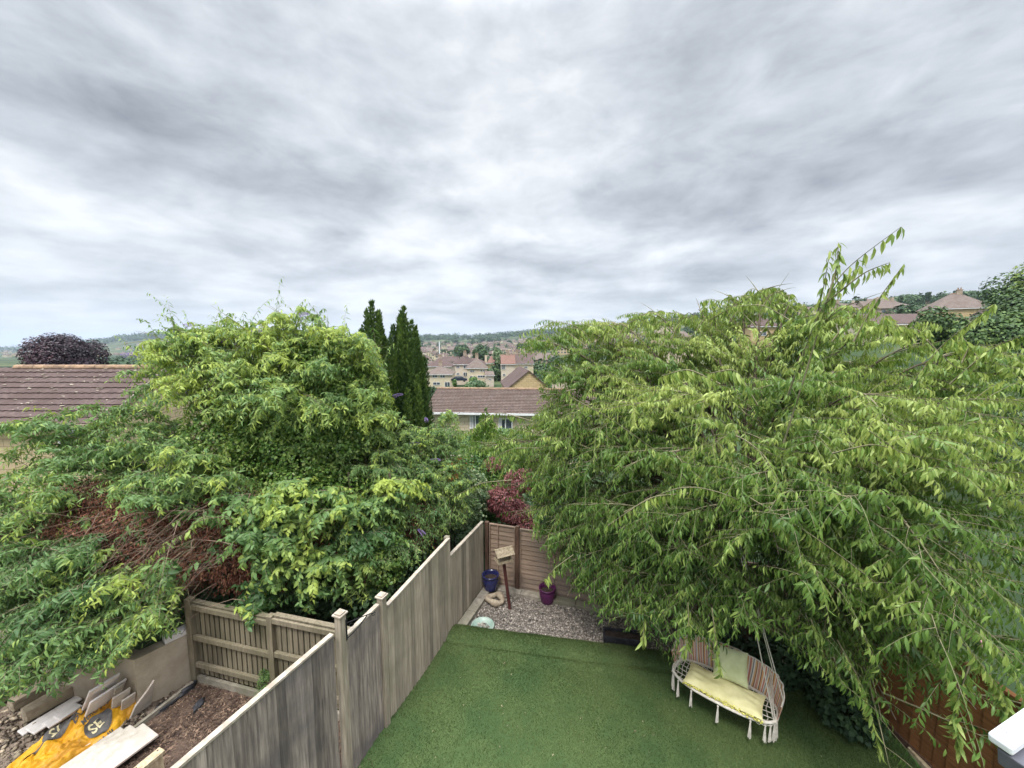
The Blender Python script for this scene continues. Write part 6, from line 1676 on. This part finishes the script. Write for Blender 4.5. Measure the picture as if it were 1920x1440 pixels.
# bright hanging sprays over the olive fence
tg = [V3(*q) for q in ((640, 960, 6.4), (690, 1000, 6.6), (600, 920, 6.6), (700, 940, 6.9), (740, 900, 7.2), (660, 1060, 6.5), (540, 900, 6.6), (470, 1130, 5.9), (450, 1180, 5.8), (490, 1050, 6.0), (470, 1000, 6.0), (520, 1010, 6.1), (560, 1070, 6.1), (585, 1110, 6.2), (540, 960, 6.3), (610, 1060, 6.3), (370, 960, 6.0), (440, 930, 6.2), (330, 1040, 5.8))]
bush('box_elder', 'bright green shrub with yellow young leaves hanging over the olive fence', 'shrub', (-3.9, 7.6, 0), tg, POLY_L, 44, nsub=7, ntw=8, leaf=.12, t0=.38, tsd=.2, sublen=.6, twlen=.4, tmpl=leaf_template(.45, .15, .4), start=.55, tipgain=.6, holes=BROWN)

def shell_cloud(ells, n, leaf, seed, tm, tint_mu, out=.5, down=.5, polys=None, tsd=.16, inner=.82, noise=.12, cover=None):
    """leaves on the skins of several ellipsoids (centre, radii)"""
    r_ = np.random.default_rng(seed); parts = []
    ar = np.array([(r[0] * r[1] * r[2]) ** (2 / 3) for c, r in ells]); ar /= ar.sum()
    for (c, r), a in zip(ells, ar):
        k = int(n * a); dv = nrm(r_.normal(0, 1, (k, 3)))
        f = 1 + noise * (np.sin(dv[:, 0] * 7 + c[0] * 3) * np.sin(dv[:, 1] * 8 + c[1]) + .7 * np.sin(dv[:, 2] * 11 + dv[:, 0] * 9))
        P = np.array(c) + dv * np.array(r) * (f * r_.uniform(inner, 1.04, k))[:, None]
        nn = nrm(dv / np.array(r)); ln = -Z * down + nn * out + r_.normal(0, .45, (k, 3)); N_ = nn * 1.0 + Z * .5 + r_.normal(0, .35, (k, 3))
        ok = P[:, 2] > .1
        if polys is not None:
            u, v = proj(P); o2 = np.zeros(k, bool)
            for pl in polys: o2 |= in_poly(u, v, pl)
            ok &= o2
        patch = np.sin(P[:, 0] * 3.1) * np.sin(P[:, 2] * 3.7 + P[:, 1]) * .12
        tn = np.clip(tint_mu + patch + r_.normal(0, tsd, k), 0, 1)
        parts.append(leaf_arrays(P[ok], ln[ok], N_[ok], (leaf * r_.uniform(.6, 1.3, k))[ok], tn[ok], tm))
    return join_arrays(parts)
def E(u, v, Y, rx, ry, rz): return (np.array(V3(u, v, Y)), (rx, ry, rz))
# ivy blanket
iv = thing('ivy', 'blanket of glossy green ivy with pale yellow young leaves over the middle of the thicket', 'climber', (-3.3, 8.0, 0))
els = [E(560, 830, 7.9, 1.25, .9, 1.05), E(500, 790, 7.9, 1.0, .8, .9), E(640, 770, 8.1, 1.0, .8, .95), E(560, 920, 7.5, .9, .8, .8), E(640, 960, 7.6, .9, .8, .9), E(600, 680, 8.3, .9, .7, .6), E(420, 830, 7.5, .8, .7, .7), E(690, 1040, 7.1, .8, .6, .6), E(610, 1060, 6.9, .6, .5, .5)]
V, fl, T_ = shell_cloud(els, 68000, .055, 51, T_IVY, .48, polys=POLY_L, tsd=.2)
np_mesh('leaves', V, fl, T_, M_ivy, iv, off=(-3.3, 8.0, 0))
# dead brown hedge inside
dh = thing('dead_conifer_hedge', 'dead rusty brown conifer hedge showing through the shrubs above the olive fence', 'hedge', (-4.6, 7.4, 0))
els = [E(380, 1010, 6.5, .75, .4, .55), E(420, 970, 6.6, .7, .4, .5), E(260, 975, 6.5, .9, .4, .42), E(180, 930, 6.8, .7, .4, .32), E(440, 1060, 6.5, .5, .35, .45), E(330, 1065, 6.3, .7, .35, .36), E(230, 1040, 6.2, .7, .35, .34), E(150, 990, 6.4, .6, .35, .3), E(520, 1040, 6.8, .8, .4, .6), E(640, 1040, 7.0, .8, .5, .6), E(760, 980, 7.9, .7, .5, .6), E(80, 1000, 6.8, .9, .5, .5)]
pol_d = [POLY_L[0], [(330, 1000), (560, 1000), (560, 1135), (400, 1125), (360, 1120), (345, 1170), (330, 1130)]]
V, fl, T_ = shell_cloud(els, 80000, .055, 52, T_THIN, .42, polys=pol_d, down=.9, inner=.6, noise=.2, tsd=.22)
np_mesh('dead_foliage', V, fl, T_, M_dead, dh, off=(-4.6, 7.4, 0))
n = 800
bs = np.stack([rng.uniform(-6.6, -3.7, n), rng.uniform(5.7, 7.4, n), rng.uniform(1.0, 3.2, n)], 1)
dd = nrm(np.stack([rng.normal(-.55, .5, n), rng.normal(-.6, .3, n), rng.normal(-.1, .4, n)], 1)); LL = rng.uniform(.3, 1.1, n); gg = rng.uniform(0, .5, n)
sc = np.linspace(0, 1, 6)
C = bs[:, None] + dd[:, None] * (LL[:, None] * sc)[..., None] - Z * (gg[:, None] * LL[:, None] * sc ** 2)[..., None]
C += np.cumsum(rng.normal(0, .018, C.shape), 1)
u, v = proj(C[:, -1]); ok = in_poly(u, v, POLY_L[0]); u, v = proj(C[:, 0]); ok &= in_poly(u, v, POLY_L[0]) & (u < 470) & (v > 880)
stems_mesh('bare_twigs', [(C[ok], (.0055 * (1.15 - sc))[None] * np.ones((ok.sum(), 1)))], M_browntwig, dh, (-4.6, 7.4, 0), 3)
# bundle of bare stems leaning left over the fence post
C = []
for k in range(26):
    a = np.array(V3(470 + rng.uniform(-30, 40), 960 + rng.uniform(-20, 30), 6.7)); b = np.array(V3(250 + rng.uniform(-10, 90), 1170 + rng.uniform(-60, 30), 5.9)); m_ = (a + b) / 2 + [0, 0, rng.uniform(-.1, .25)] + rng.normal(0, .05, 3)
    C.append(bezier(a, m_, b, np.linspace(0, 1, 10)))
C = np.array(C); stems_mesh('leaning_stems', [(C, np.linspace(.012, .004, 10)[None] * rng.uniform(.5, 1.2, (26, 1)))], M_browntwig, dh, (-4.6, 7.4, 0), 5)
mb = MB()
for x_ in (-5.8, -5.0, -4.2, -3.2, -2.4): mb.tube([(x_, 7.5, -.2), (x_ + .1, 7.4, 1.5), (x_, 7.3, 3.2)], [.09, .07, .02], 8)
mb.build('trunks', M_bark, dh)
# low undergrowth so no bare earth shows beyond the fences
ug = thing('undergrowth', 'dark tangled undergrowth at the foot of the shrubs', 'undergrowth', (-4, 8, 0))
els = [(np.array([x_, y_, .5]), (1.1, .9, .8)) for x_ in (-8.5, -7, -5.5, -4, -2.8) for y_ in (7.6, 9.2, 10.8)] + [(np.array([-3.3, 6.9, .7]), (1.2, .6, .9)), (np.array([-2.2, 7.6, .8]), (.7, .8, .9))] + [(np.array([x_, 11, .3]), (1.3, 1.2, .9)) for x_ in (-1.4, .2, 1.8, 3.2, 5)]
V, fl, T_ = shell_cloud(els, 42000, .085, 53, T_IVY, .34, polys=[[(-400, 700), (1300, 700), (1300, 1120), (905, 985), (690, 1150), (400, 1160), (330, 1180), (-400, 1340)]])
o = np_mesh('leaves', V, fl, T_, M_shrub, ug, off=(-4, 8, 0)); ug['kind'] = 'stuff'

# ---- shrubs beyond the fence corner
def clump(name, label, cat, els, n, leaf, seed, m, tm, mu, polys=None, tsd=.18, part='leaves', stem=True, down=.4):
    c = els[0][0]; t = thing(name, label, cat, (c[0], c[1], 0))
    V, fl, T_ = shell_cloud(els, n, leaf, seed, tm, mu, polys=polys, tsd=tsd, down=down)
    np_mesh(part, V, fl, T_, m, t, off=(c[0], c[1], 0))
    if stem:
        mb = MB()
        for k in range(4): mb.tube([(c[0] + .05 * k, c[1], -.2), (c[0] + .1 * (k - 1.5), c[1], c[2] * .5), (c[0] + .3 * (k - 1.5), c[1] + .1, c[2])], [.03, .02, .008], 6)
        mb.build('stems', M_bark, t)
    return t
clump('variegated_hedge', 'pale variegated hedge shrub just behind the fence corner', 'shrub', [E(840, 960, 9.4, .8, .6, .6), E(885, 925, 9.8, .45, .45, .6), E(800, 940, 9.2, .7, .5, .5), E(868, 990, 9.3, .45, .4, .4)], 17000, .055, 61, M_shrub, T_IVY, .55,
      polys=[[(740, 880), (860, 850), (905, 880), (925, 940), (950, 985), (905, 975), (845, 1008), (720, 1110)]], tsd=.26)
clump('dark_privet', 'dark leafy shrub between the pale hedge and the acer', 'shrub', [E(900, 960, 10.2, .5, .5, .8), E(880, 900, 10.6, .5, .5, .7), E(930, 900, 11.5, .6, .5, .8)], 12000, .06, 62, M_ivy, T_IVY, .15, polys=[[(845, 850), (990, 830), (990, 980), (905, 975)]])
clump('red_acer', 'red leaved Japanese maple glowing behind the brown panel fence', 'tree', [E(945, 935, 9.9, .48, .45, .34), E(975, 900, 10.3, .4, .4, .3), E(985, 990, 9.5, .32, .3, .30), E(965, 960, 9.7, .4, .35, .25), E(925, 870, 11.2, .25, .25, .2)], 12000, .085, 63, M_acer, T_THIN, .50, tsd=.25, down=.8,
      polys=[[(895, 930), (905, 900), (910, 850), (960, 850), (1010, 870), (1020, 1030), (975, 1025), (960, 985), (905, 975)]])
clump('leafy_shrub', 'mid green shrub filling the space behind the panel fence and under the cherry', 'shrub', [E(1080, 1000, 10, 1.2, .7, .9), E(1200, 960, 11, 1.4, .8, 1.0), E(1040, 900, 11.5, .9, .8, .9)], 14000, .08, 64, M_fartree, T_IVY, .4)
clump('garden_shrub', 'mid green shrub screening the wall of the low tiled house', 'shrub', [E(858, 835, 19, .9, .6, .7), E(950, 835, 18, 1.4, .7, .8), E(1000, 850, 17, 1.2, .7, .9), E(880, 860, 17, 1.0, .6, .7)], 15000, .10, 66, M_budd, T_IVY, .3)
# plants in the dark bed under the tree
clump('bed_plant', 'dark green plant in the shaded bed behind the hanging bench', 'plant', [(np.array([4.5, 6.0, .35]), (.5, .35, .4)), (np.array([3.7, 6.5, .3]), (.5, .3, .35)), (np.array([5.0, 5.3, .3]), (.35, .5, .35))], 5000, .07, 65, M_fartree, T_IVY, .2)
c = at(1428, 1240, 6.0)
mb = MB(); mb.blob((c.x, c.y, .42), (.075, .075, .09), 2, .1, 3); o = mb.build('red_lantern', M_red, smooth=True); tag(o, 'dull red lantern glowing in the shade behind the hanging bench', 'lantern')
# orange fence fragment beyond the hedge
p0 = at(856, 855, 13); p1_ = at(884, 857, 13)
of = thing('red_fence', 'short orange red fence panel with pale top seen over the hedge', 'fence', (p0.x, 13, 0))
mb = MB(); 
for k in range(8): mb.box((p0.x - .3 + k * .12, 13 + .004 * (k % 2), p0.z / 2 - .6), (.125, .03, p0.z + 1.15), tint=.85 + .1 * (k % 3))
mb.build('board', mat('orange_red_paint', (.30, .055, .02), (.42, .10, .04), 5), of)
mb = MB(); mb.bar((p0.x - .4, 13, p0.z + .0), (p0.x + .6, 13, p0.z), .08, .05); mb.build('coping', M_cap, of)

# mauve flower spikes on the shrubs
sp_me = None
def flower(u, v, Y, label, L=.16, up=.5):
    global sp_me
    p = at(u, v, Y)
    if sp_me is None:
        r_ = np.random.default_rng(5); n = 260; s_ = r_.uniform(0, 1, n); th = r_.uniform(0, 6.28, n); rad = .020 * (1 - s_) ** .6 + .003
        P = np.stack([s_ * .18, np.cos(th) * rad, np.sin(th) * rad - .05 * s_ ** 2], 1); o_ = np.stack([np.full(n, .2), np.cos(th), np.sin(th)], 1)
        V, fs, tt = leaf_arrays(P, o_, r_.normal(0, 1, (n, 3)), np.full(n, .012), np.clip(r_.normal(.5, .2, n), 0, 1), T_DIA); ob = np_mesh('flower_spike', V, fs, tt, M_flower); sp_me = ob.data; bpy.data.objects.remove(ob)
    o = bpy.data.objects.new('flower_spike', sp_me); COL.objects.link(o); o.location = p; k = L / .18
    o.scale = (k, k * 1.2, k * 1.2); o.rotation_euler = (0, -up, rng.uniform(-.6, 3.5)); tag(o, label, 'flower', 'mauve flower spikes on the shrubs'); return o
for (u, v, Y) in ((474, 624, 7.6), (228, 668, 7.4), (392, 735, 7.2), (620, 766, 7.3), (738, 744, 8.2), (770, 834, 8.1), (810, 864, 8.2), (795, 1003, 7.0), (262, 668, 7.6), (412, 640, 7.7), (690, 640, 7.9), (350, 738, 7.3), (800, 790, 8.6), (742, 888, 7.8), (345, 612, 7.5), (560, 592, 7.6)):
    flower(u, v, Y, 'mauve flower spike on the grey green shrubs', L=.20)
# pink scrap in the cherry and a pale broken twig stub
p = at(1834, 1200, 3.6)
mb = MB(); mb.add([(p.x - .05, p.y, p.z + .05), (p.x + .02, p.y + .01, p.z + .045), (p.x + .06, p.y, p.z - .01), (p.x + .02, p.y - .02, p.z - .06), (p.x - .0, p.y - .02, p.z)], [(0, 1, 2, 4), (4, 2, 3)])
o = mb.build('pink_scrap', M_pink); s_ = o.modifiers.new('t', 'SOLIDIFY'); s_.thickness = .004; tag(o, 'torn piece of pink plastic caught in the cherry leaves at lower right', 'plastic scrap')

# ------------------------------------------------------------------ haze
hm = bpy.data.materials.new('haze_air'); hm.use_nodes = True; t = hm.node_tree; t.nodes.clear()
out = t.nodes.new('ShaderNodeOutputMaterial'); pv = t.nodes.new('ShaderNodeVolumePrincipled')
pv.inputs['Color'].default_value = (.72, .83, 1.0, 1); pv.inputs['Density'].default_value = 0.00012
t.links.new(pv.outputs[0], out.inputs['Volume'])
if HAZE:
    bm = bmesh.new(); bmesh.ops.create_cube(bm, size=1); me = bpy.data.meshes.new('haze'); bm.to_mesh(me); bm.free(); me.materials.append(hm)
    o = bpy.data.objects.new('haze', me); COL.objects.link(o); o.scale = (44000, 20000, 360); o.location = (0, 0, 50); tag(o, kind='stuff')
